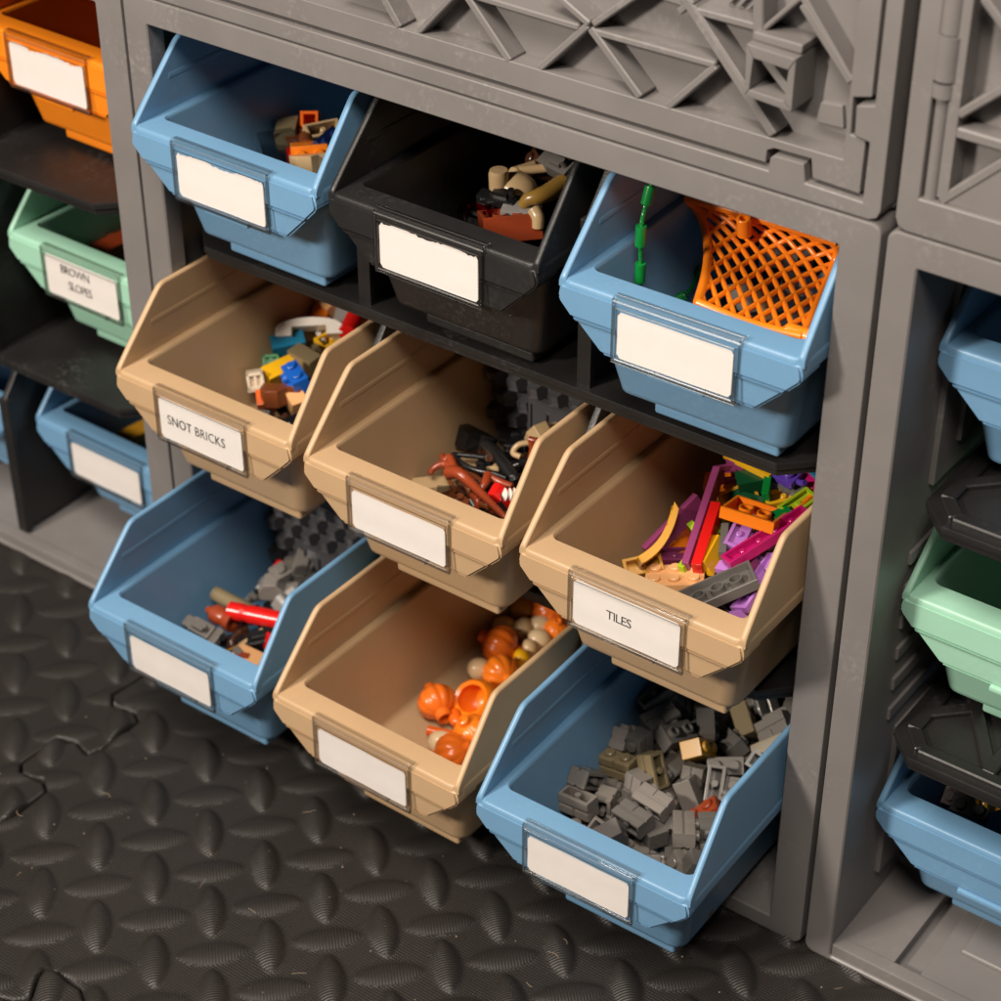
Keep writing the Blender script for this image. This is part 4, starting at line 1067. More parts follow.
m3('tile', 'lime', (365, 610), (420, 540), 'lime sliver of tile left of the red tile', 80, .0, nx=2)
m3('tile', 'yellow', (460, 610), (525, 490), 'yellow tile leaning right of the red tile', 60, .003, nx=2)
m3('tile', 'dkgrey', (540, 570), (555, 420), 'small dark grey tile standing beside the lavender tile', 80, .004, nx=2, ny=1)
m3('hollow', 'lavender', (590, 500), (640, 400), 'lavender hollow tile facing up in the middle', 10, .006, nx=2, h=PH)
m3('tile', 'lavender', (570, 590), (640, 480), 'lavender flat tile below the lavender hollow tile', -10, .002, nx=3)
m3('hollow', 'orange', (580, 320), (800, 390), 'large orange plate upside down showing two round tubes', -12, .009, nx=3, ny=2, h=.0050)
m3('hollow', 'gold', (535, 300), (680, 240), 'golden hollow piece behind the orange plate', 40, .0, nx=2, h=.006)
m3('hollow', 'lime', (840, 345), (955, 265), 'lime hollow tile by the right wall', 10, .007, nx=2, h=PH)
m3('hollow', 'yellow', (780, 280), (875, 260), 'yellow hollow tile behind the lime one', 10, .004, nx=2, h=PH)
m3('brick', 'green', (785, 395), (870, 360), 'dark green glossy block by the right end of the orange plate', 0, .006, nx=1, studs=False, h=.006)
m3('hollow', 'magenta', (600, 560), (900, 370), 'long magenta tile upside down with a row of small pins', -12, .008, .011, nx=5, h=.0042)
m3('hollow', 'lavender', (630, 790), (780, 570), 'long lavender tile upside down along the right wall', -25, .004, .004, nx=4, h=PH)
m3('hollow', 'lavender', (600, 740), (720, 590), 'lavender tile with pins half under the long lavender one', 20, .0, nx=3, h=PH)
m3('tile', 'plum', (640, 690), (690, 620), 'plum tile showing between two lavender tiles', 50, .001, nx=2)
m3('hollow', 'dkgrey', (390, 770), (640, 660), 'dark grey plate upside down showing round tubes at the front', -8, .004, .009, nx=4, ny=2, h=.0045)
m3('brick', 'nougat', (200, 660), (420, 655), 'peach coloured plate with studs at the front', -5, .0, nx=3, ny=2, h=PH)
m3('tile', 'navy', (480, 770), (620, 800), 'navy tile under the dark grey plate', 15, -.006, nx=3, ny=2)
m3('tile', 'tan', (590, 840), (650, 850), 'tan tile end at the front right corner by the lip', 10, .0, nx=1)
m3('tile', 'green', (640, 835), (670, 820), 'tiny green tile corner touching the right wall', 20, .0, nx=1)
m3('tile', 'green', (745, 280), (765, 160), 'bright green tile standing on edge at the back', 80, .006, nx=2)
m3('brick', 'dkgreen', (630, 215), (760, 190), 'dark green brick at the back, left of the bright green tile', 10, .003, nx=2, studs=False)
m3('brick', 'dkgreen', (770, 230), (830, 190), 'dark green brick at the back, right of the bright green tile', 20, .002, nx=1, studs=False)
m3('hollow', 'plum', (530, 170), (650, 155), 'raspberry hollow tile at the back left', 20, .004, nx=2, h=.005)
m3('tile', 'orange', (510, 200), (660, 205), 'orange tile under the raspberry hollow tile', 20, .001, nx=3)
m3('brick', 'plum', (575, 90), (650, 110), 'small raspberry block at the very back', 10, .006, nx=1, studs=False, h=.005)
m3('tile', 'yellow', (605, 70), (745, 140), 'yellow tile touching the black shelf edge at the back', 10, .009, nx=3)
m3('clip', 'purple', (780, 140), (930, 215), 'purple clip tile at the back right', 15, .010)
m3('tile', 'purple', (760, 120), (870, 190), 'purple flat tile at the back right', 25, .009, nx=2)
m3('tile', 'magenta', (880, 150), (960, 190), 'magenta tile at the back beside the post', 30, .007, nx=2)
m3('tile', 'dkgrey', (830, 210), (970, 250), 'dark grey tile behind the lime hollow tile', 15, .005, nx=3)
m3('tile', 'azure', (975, 140), (1000, 125), 'teal tile corner touching the crate post', 30, .010, nx=1)
m3('hollow', 'lime', (530, 400), (610, 370), 'olive lime hollow tile under the orange plate', 30, -.002, nx=2, h=PH)
m3('tile', 'orange', (940, 330), (985, 290), 'orange tile edge on the right wall', 60, .004, nx=2)
FC = ['navy', 'gold', 'lime', 'plum', 'lavender', 'orange', 'dkgrey', 'dkgreen', 'brown']
filler('M3', 60, [('tile', dict(nx=2)), ('tile', dict(nx=3)), ('hollow', dict(nx=2, h=PH)), ('tile', dict(nx=2, ny=2))], FC, (-.024, .037, .046, .165), (.001, .010),
       'tile buried under the colourful tiles in the TILES bin', 'buried tiles', 5, 'toy tile')

# ---- bin of mixed side stud bricks (middle left)
c = C(225, 285, .14985)
def m1(kind, col, p, q, lab, roll=0, dz=0., dz2=None, **kw): return put('M1', kind, col, c(*p), c(*q), roll, dz, dz2, lab, 'mixed bricks in the SNOT BRICKS bin', **kw)
m1('arch', 'white', (350, 300), (790, 280), 'white arch brick across the heap', -48, .010)
m1('brick', 'orange', (545, 185), (640, 190), 'orange brick behind the white arch', 10, .004, nx=1, studs=False)
m1('brick', 'azure', (350, 430), (500, 400), 'teal blue block in front of the white arch', 20, .003, nx=2, ny=1, studs=False, h=.012)
m1('notch', 'green', (250, 530), (370, 520), 'green brick with a round hole, left of the yellow one', 50, .001)
m1('brick', 'yellow', (300, 610), (430, 550), 'yellow brick behind the bright blue one', 25, .001, studs=False)
m1('sidestud', 'blue', (440, 570), (520, 690), 'bright blue brick with studs on top and side', 15, .006)
m1('notch', 'cream', (140, 640), (270, 620), 'cream hollow brick at the front left of the heap', 70, .003)
m1('wedge', 'brown', (300, 740), (440, 740), 'reddish brown bracket in front of the blue brick', 80, .004)
m1('brick', 'flame', (235, 780), (310, 770), 'orange brick end beside the brown bracket', 30, .0, nx=1, studs=False)
m1('brick', 'nougat', (440, 800), (520, 770), 'pale peach brick by the right wall at the front', 20, .000, nx=1, studs=False)
m1('brick', 'dktan', (480, 470), (600, 540), 'olive tan brick right of the teal block', 10, .004, nx=2, studs=False)
m1('wedge', 'dktan', (560, 500), (670, 420), 'olive tan bracket close to the right wall', 60, .002)
m1('tile', 'tan', (510, 350), (620, 320), 'tan tile inside the arch opening', 20, .001, nx=2)
m1('cyl', 'white', (605, 280), (650, 365), 'white bar lying in the arch opening', 0, .004, r=.0014, L=.014)
m1('cyl', 'tan', (650, 290), (680, 330), 'tan bar beside the white bar', 0, .003, r=.0014, L=.010)
m1('hollow', 'yellow', (665, 395), (765, 345), 'yellow hollow brick right of the arch', 20, .003, nx=2, h=.006)
m1('brick', 'ltgrey', (790, 330), (820, 160), 'light grey brick stack at the back right', 80, .006, nx=3)
m1('cyl', 'red', (835, 290), (890, 180), 'red rounded bar at the back beside the right wall', 0, .010, r=.0046, L=.022, hole=False)
m1('brick', 'mustard', (870, 270), (930, 220), 'tan brick corner at the back right wall', 30, .004, nx=1)
m1('brick', 'nougat', (620, 80), (680, 130), 'pale tan brick at the very back', 30, .008, nx=2, studs=False)
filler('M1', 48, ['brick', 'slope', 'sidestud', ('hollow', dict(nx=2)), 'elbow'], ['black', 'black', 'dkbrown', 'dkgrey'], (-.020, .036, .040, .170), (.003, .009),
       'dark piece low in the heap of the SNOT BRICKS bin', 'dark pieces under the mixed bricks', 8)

# ---- bin of brown creatures and whips (middle)
c = C(410, 400, .15984)
def curve_piece(b, name, cat, color, pts, rad, label, group, dzs, n=5, ridge=0):
    P = [heap_pt(b, *c(*p), dz=z) for p, z in zip(pts, dzs)]
    S = spline(P, n)
    ctr = sum(S, Vector()) / len(S)
    bm = bmesh.new()
    m_ = len(S)
    if isinstance(rad, tuple): rr = [rad[0] + (rad[1] - rad[0]) * i / (m_ - 1) for i in range(m_)]
    else: rr = [rad] * m_
    if ridge: rr = [r * (1 + ridge * (1 if i % 2 else -1)) for i, r in enumerate(rr)]
    tube(bm, [p - ctr for p in S], rr, 9)
    me = mesh_from(bm, 0, color, 60)
    o = bpy.data.objects.new(name, me); COL.objects.link(o); o.matrix_world = bin_mat(b) @ Matrix.Translation(ctr)
    tag(o, label, cat, group); return o
G2 = 'brown and black pieces in the middle tan bin'
curve_piece('M2', 'toy_snake', 'toy piece', 'rust', [(240, 455), (300, 455), (370, 510), (450, 590), (530, 670), (595, 735)], (.0030, .0012), 'brown segmented tail, the thickest brown piece in its bin', G2, [.006, .009, .008, .008, .007, .006], 8, .08)
curve_piece('M2', 'toy_snake', 'toy piece', 'rust', [(125, 465), (150, 425), (220, 400), (265, 425)], (.0012, .0022), 'brown hooked arm at the left end of the brown heap', G2, [.004, .005, .006, .006], 6)
curve_piece('M2', 'toy_snake', 'toy piece', 'rust', [(200, 345), (215, 375), (250, 360), (280, 440)], (.0012, .0020), 'brown curled hook behind the hooked arm', G2, [.007, .007, .008, .007], 6)
curve_piece('M2', 'toy_snake', 'toy piece', 'rust', [(490, 470), (470, 520), (430, 580), (400, 640)], (.0022, .0014), 'brown twig piece crossing under the segmented tail', G2, [.006, .006, .004, .002], 6)
curve_piece('M2', 'toy_snake', 'toy piece', 'rust', [(490, 475), (560, 510), (640, 540)], (.0016, .0014), 'straight brown rod right of the twig piece', G2, [.006, .005, .005], 6)
curve_piece('M2', 'toy_snake', 'toy piece', 'brown', [(290, 400), (380, 460), (470, 530)], (.0014, .0014), 'dark brown rod behind the segmented tail', G2, [.003, .003, .003], 5)
curve_piece('M2', 'toy_snake', 'toy piece', 'brown', [(230, 480), (290, 580)], (.0009, .0009), 'thin tan brown stick at the front left', G2, [.004, .003], 5)
curve_piece('M2', 'toy_whip', 'toy piece', 'black', [(460, 270), (520, 310), (580, 390), (630, 460), (665, 520)], (.0026, .0030), 'thick black ribbed hose at the back', G2, [.003, .004, .004, .003, .002], 10, .06)
curve_piece('M2', 'toy_whip', 'toy piece', 'black', [(270, 335), (330, 400), (420, 440), (520, 460), (600, 490)], .0012, 'thin glossy black whip curling behind the brown pieces', G2, [.006, .006, .006, .006, .005], 6)
curve_piece('M2', 'toy_whip', 'toy piece', 'black', [(275, 340), (380, 350), (470, 360)], .0012, 'short straight black whip end', G2, [.006, .005, .005], 6)
curve_piece('M2', 'toy_whip', 'toy piece', 'tan', [(690, 355), (645, 330), (680, 280), (760, 265), (810, 270)], .0013, 'tan curved hoop by the right wall', G2, [.008, .009, .012, .013, .012], 6)
curve_piece('M2', 'toy_snake', 'toy piece', 'rust', [(755, 370), (765, 310), (760, 250)], .0014, 'upright brown stick inside the tan hoop', G2, [.008, .012, .016], 5)
curve_piece('M2', 'toy_snake', 'toy piece', 'rust', [(745, 245), (790, 255), (830, 265)], .0014, 'short brown bar on top of the upright stick', G2, [.016, .016, .015], 5)
put('M2', 'jaw', 'red', c(530, 590), c(630, 620), 20, .006, None, 'glossy red piece in the brown heap', G2)
bm = bmesh.new()
for k in range(5): lathe(bm, [(.0004, -.0040 + .002 * k - .0013), (.0028, -.0040 + .002 * k), (.0004, -.0040 + .002 * k + .0013)], 12, Matrix.Translation((0, 0, 0)))
sp = mesh_from(bm, 0, 'white', 50)
put('M2', sp, 'white', c(640, 560), c(665, 620), 80, .010, None, 'white ribbed spring against the right wall', G2, 'toy_spring', 'toy piece')
put('M2', 'brick', 'clear_toy', c(240, 610), c(330, 610), 15, .001, None, 'clear brick at the front beside the lip', G2, nx=2, studs=False, h=.007)
put('M2', 'wedge', 'tan', c(840, 220), c(890, 200), 30, .008, None, 'pale tan piece corner in front of the divider plaque', G2)
put('M2', 'wedge', 'black', c(350, 230), c(450, 280), 70, .001, None, 'black boxy piece in the dark back corner', G2)
put('M2', 'tile', 'tan', c(120, 530), c(230, 520), 5, -.002, None, 'tan tile flat on the bin floor at the left', G2, nx=3)
put('M2', 'tile', 'tan', c(340, 380), c(480, 400), 5, -.002, None, 'tan tile flat on the bin floor behind the black whip', G2, nx=3)
for k, (p, q) in enumerate((((380, 590), (420, 680)), ((420, 650), (500, 690)), ((510, 690), (560, 720)), ((330, 520), (370, 600)))):
    curve_piece('M2', 'toy_snake', 'toy piece', 'brown' if k % 2 else 'rust', [p, ((p[0] + q[0]) / 2 + 20, (p[1] + q[1]) / 2 - 10), q], (.0022, .0012), 'small brown limb under the segmented tail', 'small brown limbs', [.001, .005, .002], 5)
filler('M2', 44, ['elbow', 'figure', 'clip', ('cyl', dict(r=.0016, L=.018))], ['black', 'black', 'dkbrown', 'brown'], (-.018, .036, .040, .104), (-.002, .006),
       {'black': 'small black piece in the heap of the middle tan bin', 'dkbrown': 'small dark brown piece in the heap of the middle tan bin', 'brown': 'small brown piece in the heap of the middle tan bin'},
       {'black': 'small black pieces', 'dkbrown': 'small dark brown pieces', 'brown': 'small brown pieces'}, 12, 'toy piece')

# ---- bin with red tube (bottom left)
c = C(170, 550, .15984)
G4 = 'grey and red pieces in the lower left blue bin'
def b1(kind, col, p, q, lab, roll=0, dz=0., dz2=None, **kw): return put('B1', kind, col, c(*p), c(*q), roll, dz, dz2, lab, G4, **kw)
bm = bmesh.new()
lathe(bm, [(.0030, -.016), (.0043, -.0155), (.0043, -.009), (.0039, -.0085), (.0039, -.006), (.0044, -.0055), (.0042, .016), (.0028, .0163), (.0026, .010), (.0002, .010)], 24, Matrix.Rotation(PI / 2, 4, 'Y'))
tube(bm, spline([(-.010, 0, -.003), (-.0115, 0, -.008), (-.014, 0, -.013)], 4), [.0022] * 8 + [.0008], 8)
tm = mesh_from(bm, 0, 'red', 40)
put('B1', tm, 'red', c(440, 390), c(690, 440), 25, .009, None, 'bright red tube with a hooked handle, the longest piece in its bin', G4, 'toy_tube', 'toy tube')
b1('cyl', 'dktan', (320, 290), (490, 380), 'dull brown grey tube behind the red one', 0, .006, r=.0036, L=.026)
bm = bmesh.new()
lathe(bm, [(.0002, -.006), (.0044, -.006), (.0048, -.002), (.0040, .001), (.0050, .003), (.0050, .006), (.0030, .006), (.0026, .002), (.0002, .002)], 20, Matrix.Rotation(PI / 2, 4, 'Y'))
tube(bm, [(-.005, 0, 0), (-.011, .001, -.001)], .0020, 8)
put('B1', mesh_from(bm, 0, 'rust', 40), 'rust', c(290, 400), c(385, 450), 0, .005, None, 'brown barrel shaped piece left of the red tube', G4, 'toy_barrel', 'toy piece')
b1('figure', 'grey', (110, 450), (310, 560), 'grey toy weapon part at the front left', 25, .003)
b1('wedge', 'grey', (600, 230), (760, 230), 'largest light grey block at the back of its heap', 10, .011)
b1('brick', 'grey', (650, 180), (720, 140), 'light grey piece on top of the largest block', 20, .014, nx=1)
b1('jaw', 'ltgrey', (690, 340), (760, 290), 'pale grey part by the right wall behind the red tube', 30, .009)
b1('cyl', 'red', (660, 130), (680, 105), 'small red tip poking up at the back', 0, .016, r=.0026, L=.008, hole=False)
b1('cyl', 'red', (615, 180), (645, 155), 'second small red tip, left of the largest grey block', 0, .012, r=.0022, L=.008, hole=False)
b1('cyl', 'tan', (470, 580), (550, 525), 'pale bar below the red tube', 0, .005, r=.0014, L=.014)
b1('cyl', 'pearlgold', (385, 620), (470, 580), 'thin gold twisted rod at the front', 0, .004, r=.0007, L=.015)
b1('figure', 'black', (520, 580), (620, 560), 'black box part with a red edge by the right wall', 10, .003)
b1('tile', 'red', (600, 545), (615, 590), 'red sliver of tile by the right wall', 70, .006, nx=1, h=.0015)
b1('brick', 'nougat', (460, 660), (545, 700), 'pale pink brick end at the front against the lip', 20, .002, studs=False, h=.007)
b1('cyl', 'rust', (440, 660), (480, 670), 'small brown bead at the front against the lip', 0, .004, r=.002, L=.007)
b1('cyl', 'stone', (420, 630), (440, 655), 'small grey round bead at the front', 0, .004, r=.0024, L=.005, hole=False)
filler('B1', 26, ['elbow', 'clip', 'figure', 'elbow', 'jaw'], ['grey', 'stone', 'ltgrey', 'dkgrey'], (-.026, .034, .070, .106), (-.004, .004),
       {'grey': 'small grey joint piece behind the red tube', 'stone': 'small stone grey joint piece behind the red tube', 'ltgrey': 'small pale grey joint piece behind the red tube', 'dkgrey': 'small dark grey joint piece behind the red tube'},
       {k: 'small %s joint pieces' % k for k in ('grey', 'stone', 'ltgrey', 'dkgrey')}, 14, 'toy piece')
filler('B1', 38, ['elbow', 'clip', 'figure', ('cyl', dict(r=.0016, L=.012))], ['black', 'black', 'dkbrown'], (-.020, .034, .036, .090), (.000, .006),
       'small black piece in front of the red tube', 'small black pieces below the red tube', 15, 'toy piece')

# ---- bin of pumpkins and beads (bottom middle)
c = C(410, 580, .2)
G5 = 'pumpkins in the lower tan bin'
def pumpkin_mesh(color, r=.0090, ribs=10, depth=.10, open_face=False, squash=.86):
    bm = bmesh.new()
    n = ribs * 6; m_ = 16
    rings = []
    for j in range(m_ + 1):
        th = PI * (.06 + .88 * j / m_)
        ring = []
        for k in range(n):
            ph = 2 * PI * k / n
            rr = r * (1 - depth * abs(math.sin(ribs * ph / 2 + PI / 2)) ** 6 * math.sin(th))
            ring.append((rr * math.sin(th) * math.cos(ph), rr * math.sin(th) * math.sin(ph), -r * squash * math.cos(th)))
        rings.append(ring)
    if open_face:
        keep = rings[:13]
        inner = [[(x * .80, y * .80, z * .86) for x, y, z in q] for q in keep[::-1]]
        loft(bm, keep + inner, True, True)
    else: loft(bm, rings)
    me = mesh_from(bm, 0, color, 60)
    bm = bmesh.new(); lathe(bm, [(.0030, r * squash - .0016), (.0026, r * squash + .0022), (.0020, r * squash + .0026), (.0012, r * squash + .0010), (.0002, r * squash + .0010)], 14)
    st = mesh_from(bm, 0, color, 40)
    bm = bmesh.new(); lathe(bm, [(.0040, -r * squash + .0010), (.0038, -r * squash - .0028), (.0026, -r * squash - .0028), (.0024, -r * squash)], 16)
    nk = mesh_from(bm, 0, color, 40)
    return me, st, nk
PM = {k: pumpkin_mesh(k) for k in ('pumpkin', 'pump2')}
def pumpkin(color, p, lab, tilt, dz=.0, r=1., face=False):
    me, st, nk = PM[color]
    P = heap_pt('B2', *c(*p), dz=dz)
    P.z = max(P.z, -.0500 + .0082 * r)
    t = empty('toy_pumpkin', (0, 0, 0))
    t.matrix_world = bin_mat('B2') @ Matrix.Translation(P) @ Matrix.Rotation(math.radians(tilt[2]), 4, 'Z') @ Matrix.Rotation(math.radians(tilt[0]), 4, 'X') @ Matrix.Rotation(math.radians(tilt[1]), 4, 'Y') @ Matrix.Scale(r, 4)
    tag(t, lab, 'toy pumpkin', G5)
    for nm, mm in (('body', me), ('stem', st), ('neck', nk)):
        o = bpy.data.objects.new(nm, mm); COL.objects.link(o); o.parent = t
    return t
pumpkin('pump2', (135, 615), 'ribbed orange pumpkin lying on its side, leftmost in the tan bin', (0, 80, 150), .003)
pumpkin('pumpkin', (310, 770), 'bright ribbed pumpkin touching the right wall below the open one', (15, -20, 20), .003)
pumpkin('pump2', (215, 870), 'dark orange pumpkin at the front, stem pointing left', (20, -55, 190), .003)
pumpkin('pumpkin', (455, 470), 'shiny orange pumpkin in the middle with its stem to the right', (0, 75, -25), .003, .98)
pumpkin('pump2', (450, 335), 'darker orange pumpkin at the back, its stem pointing left', (20, -70, 10), .003, 1.06)
pumpkin('pump2', (700, 155), 'dull orange pumpkin at the back right, cut off by the wall', (10, 20, 0), .004)
pumpkin('pumpkin', (735, 250), 'smallest orange pumpkin, at the back right wall', (10, 10, 0), .003, .72)
me, st, nk = pumpkin_mesh('orange', open_face=True, r=.0108, depth=.015)
t = empty('toy_pumpkin', (0, 0, 0))
Pp = heap_pt('B2', *c(330, 610), dz=.0035)
loc_cam = (bin_mat('B2').inverted() @ CAM - Pp).normalized()
ax = (loc_cam + Vector((-.55, -.1, .25))).normalized()
t.matrix_world = bin_mat('B2') @ Matrix.Translation(Pp) @ ax.to_track_quat('Z', 'Y').to_matrix().to_4x4()
tag(t, 'open hollow orange pumpkin bucket, the brightest and largest piece in its bin', 'toy pumpkin', G5)
for nm, mm in (('body', me), ('neck', nk)):
    o = bpy.data.objects.new(nm, mm); COL.objects.link(o); o.parent = t
def egg_mesh(color, L=.0115, r=.0052):
    bm = bmesh.new(); prof = []
    for j in range(13):
        a = -PI / 2 + PI * j / 12
        prof.append((max(.0004, r * math.cos(a) ** .8 * (1 - .10 * math.sin(a))), L / 2 * math.sin(a)))
    prof[0] = (.0018, -L / 2); prof[-1] = (.0019, L / 2 - .0003); prof.append((.0012, L / 2 - .0003)); prof.append((.0010, L / 2 - .003)); prof.append((.0001, L / 2 - .003))
    lathe(bm, prof, 20, Matrix.Rotation(PI / 2, 4, 'Y'))
    return mesh_from(bm, 0, color, 50)
EG = egg_mesh('egg'); EC = egg_mesh('bone'); EY = egg_mesh('yellow', .008, .0046); ET = egg_mesh('flame', .0105, .0034)
G6 = 'beads in the lower tan bin'
def bead(me, p, q, lab, dz=.002): return put('B2', me, '', c(*p), c(*q), 0, dz, None, lab, G6, 'toy_bead', 'toy bead')
bead(EG, (305, 445), (395, 440), 'beige bead left of the shiny pumpkin')
bead(EG, (425, 240), (520, 230), 'beige bead behind the darker pumpkin, leftmost of the back row')
bead(EG, (560, 285), (575, 200), 'upright beige bead in the back row, left of the wall')
bead(EC, (620, 240), (690, 215), 'cream bead in the back row beside the smallest pumpkin')
bead(EC, (600, 100), (640, 70), 'pale bead farthest back under the hanging bin', .004)
bead(EC, (600, 300), (695, 295), 'cream bead against the right wall near the yellow ring')
bead(EC, (90, 820), (220, 800), 'cream hollow bead behind the dark orange pumpkin at the front')
bead(EY, (520, 395), (600, 390), 'yellow ring bead right of the shiny pumpkin')
bead(ET, (225, 660), (232, 720), 'small orange tapered bead between the two front pumpkins', .001)
bead(egg_mesh('mustard', .0135, .0058), (520, 140), (620, 160), 'golden ridged bead in the back row')
bead(egg_mesh('egg', .008, .0044), (575, 345), (620, 335), 'small beige bead next to the yellow ring')
put('B2', 'cyl', 'flame', c(120, 760), c(265, 790), 0, .001, None, 'orange tapered stick at the front', G6, 'toy_stick', 'toy piece', r=.0024, L=.020, hole=False)
for k in range(9):
    a, b_, y = (-.004 + .0055 * (k % 4) + .004, .0, .150 + .012 * (k // 4))
    o = bpy.data.objects.new('toy_bead', EG if k % 2 else EC); COL.objects.link(o)
    o.matrix_world = bin_mat('B2') @ Matrix.Translation((-.030 + .0145 * (k % 5), .168 - .013 * (k // 5), -.0455)) @ Matrix.Rotation(k * 1.3, 4, 'Z')
    tag(o, 'beige bead far back in the shade of the lower tan bin', 'toy bead', 'shaded beads')
# ---- blue bin top left
c = C(255, 85, .10989)
G7 = 'bricks in the top left blue bin'
def t1(kind, col, p, q, lab, roll=0, dz=0., dz2=None, **kw): return put('T1', kind, col, c(*p), c(*q), roll, dz, dz2, lab, G7, **kw)
t1('hollow', 'flame', (450, 330), (570, 330), 'dark orange hollow brick at the back of the blue bin', 60, .006, nx=1, h=.012)
t1('hollow', 'tan', (540, 460), (690, 430), 'tan hollow brick beside the right wall, behind the orange brick', 25, .006, nx=2, h=.008)
t1('brick', 'dktan', (285, 500), (315, 370), 'olive brick standing on end against the left', 80, .004, nx=2, studs=False)
t1('brick', 'dkbrown', (350, 480), (380, 380), 'dark brown brick right of the olive one', 80, .001, nx=2, studs=False)
t1('cyl', 'brown', (470, 560), (470, 480), 'brown round stud piece behind the orange brick', 0, .006, r=.0034, L=.009)
t1('brick', 'brown', (330, 510), (430, 530), 'brown brick in the middle of the heap', 10, .002, nx=2, studs=False)
t1('brick', 'clear_toy', (110, 600), (310, 570), 'clear brick at the front left of the heap', 20, .004, nx=2, ny=2, studs=False, h=.008)
t1('sidestud', 'orange', (430, 620), (560, 610), 'orange brick at the front, the brightest in its bin', 75, .006)
t1('slope', 'red', (350, 690), (420, 680), 'red slope left of the bright orange brick', 10, .001, nx=1, ny=1)
t1('wedge', 'tan', (450, 730), (580, 720), 'tan bracket at the front against the lip', 70, .008)
t1('sidestud', 'navy', (600, 580), (670, 520), 'navy brick at the right wall', 40, .006)
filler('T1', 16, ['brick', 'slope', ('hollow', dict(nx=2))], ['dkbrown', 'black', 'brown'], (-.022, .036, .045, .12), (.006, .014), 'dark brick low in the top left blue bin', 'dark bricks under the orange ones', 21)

# ---- black bin
c = C(460, 150, .12987)
G8 = 'pieces in the black bin'
bm = bmesh.new()
bmesh.ops.create_uvsphere(bm, u_segments=24, v_segments=14, radius=.0082)
bmesh.ops.scale(bm, vec=(1.15, .95, .9), verts=bm.verts[:])
lathe(bm, [(.004, 0), (.0042, .0062), (.0036, .0080), (.0002, .0082)], 18, Matrix.Translation((-.006, -.003, .002)))
box(bm, -.0085, -.002, -.007, -.004, -.0075, -.002, .0008)
put('T2', mesh_from(bm, 0, 'tan', 50), 'tan', c(300, 300), c(550, 320), 0, .010, None, 'tan rounded skull shaped piece in the black bin', G8, 'toy_skull', 'toy piece')
put('T2', 'figure', 'black', c(270, 390), c(400, 420), 10, .008, None, 'black piece in front of the tan skull', G8)
put('T2', 'hollow', 'rust', c(230, 590), c(540, 560), -15, .004, None, 'brown hollow brick upside down, largest in the black bin', G8, nx=3, ny=2, h=.0105)
put('T2', 'cyl', 'tan', c(470, 180), c(560, 140), 0, .012, None, 'tan tapered horn behind the skull', G8, r=.0038, L=.014, taper=.7)
put('T2', 'cyl', 'tan', c(560, 150), c(720, 135), 0, .014, None, 'tan thin bar at the back of the black bin', G8, r=.0019, L=.020)
put('T2', 'figure', 'tr_red', c(100, 500), c(260, 540), 20, .002, None, 'clear red cluster at the front left of the black bin', G8)
put('T2', 'brick', 'ltgrey', c(390, 460), c(560, 480), 10, .008, None, 'pale grey round plate behind the brown brick', G8, nx=2, studs=False, h=.004)
def curve2(pts, dzs, rad, col, lab, name='toy_hose'):
    return curve_piece('T2', name, 'toy piece', col, pts, rad, lab, G8, dzs, 8, .03)
curve2([(480, 430), (530, 380), (600, 360), (680, 330), (800, 260)], [.010, .013, .014, .014, .014], (.0024, .0042), 'pearlgold', 'gold curved tail by the right wall of the black bin')
curve2([(570, 460), (600, 520), (600, 600)], [.012, .010, .006], (.0030, .0024), 'tan', 'pale tan curved end below the gold tail')
put('T2', 'figure', 'dkgrey', c(720, 110), c(840, 170), 30, .016, None, 'dark grey part at the back under the crate rim', G8)
put('T2', 'brick', 'dkbrown', c(600, 60), c(680, 200), 60, .010, None, 'dark red brown brick far back in the black bin', G8, nx=2)
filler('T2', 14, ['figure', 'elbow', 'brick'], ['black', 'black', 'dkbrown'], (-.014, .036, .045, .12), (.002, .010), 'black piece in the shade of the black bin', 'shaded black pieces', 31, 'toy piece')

# ---- net and cord bin
c = C(620, 180, .22977)
locT3, yawT3 = BINS['T3']
mw3 = bin_mat('T3'); inv3 = mw3.inverted()
def t3_x(u, v, x):
    d = inv3.to_3x3() @ ray(u, v); o_ = inv3 @ CAM
    return o_ + d * ((x - o_.x) / d.x)
def t3_z(u, v, z):
    d = inv3.to_3x3() @ ray(u, v); o_ = inv3 @ CAM
    return o_ + d * ((z - o_.z) / d.z)
def t3_y(u, v, y):
    d = inv3.to_3x3() @ ray(u, v); o_ = inv3 @ CAM
    return o_ + d * ((y - o_.y) / d.y)
# edge polylines in the photo, each with its depth in the bin
LT_ = [(q.x, q.y) for q in spline([(288, 80, 0), (340, 135, 0), (369, 205, 0), (381, 280, 0), (380, 360, 0), (366, 440, 0), (338, 535, 0)], 6)]
def net_pt(s, t):
    """s: left edge .. right edge, t: top .. bottom"""
    lt = LT_
    rt = [(948, 275), (945, 330), (925, 390), (895, 460), (865, 530), (830, 610), (795, 680)]
    def ip(L, t):
        f = t * (len(L) - 1); i = min(int(f), len(L) - 2); f -= i
        return (L[i][0] + (L[i + 1][0] - L[i][0]) * f, L[i][1] + (L[i + 1][1] - L[i][1]) * f)
    a, b_ = ip(lt, t), ip(rt, t)
    u = a[0] + (b_[0] - a[0]) * s; v = a[1] + (b_[1] - a[1]) * s + 22 * math.sin(PI * s) * (t - .25)
    y = .078 - .058 * t ** 1.5 + .010 * math.sin(PI * t)
    return t3_y(*c(u, v), y)
net = empty('toy_net', mw3 @ net_pt(.5, 1.0), yawT3)
tag(net, 'orange plastic net standing inside the blue bin', 'toy net')
ninv = net.matrix_basis.inverted() @ mw3
def nm_(p): return ninv @ p
bm = bmesh.new()
rn = .00105
NS, NT = 7, 6
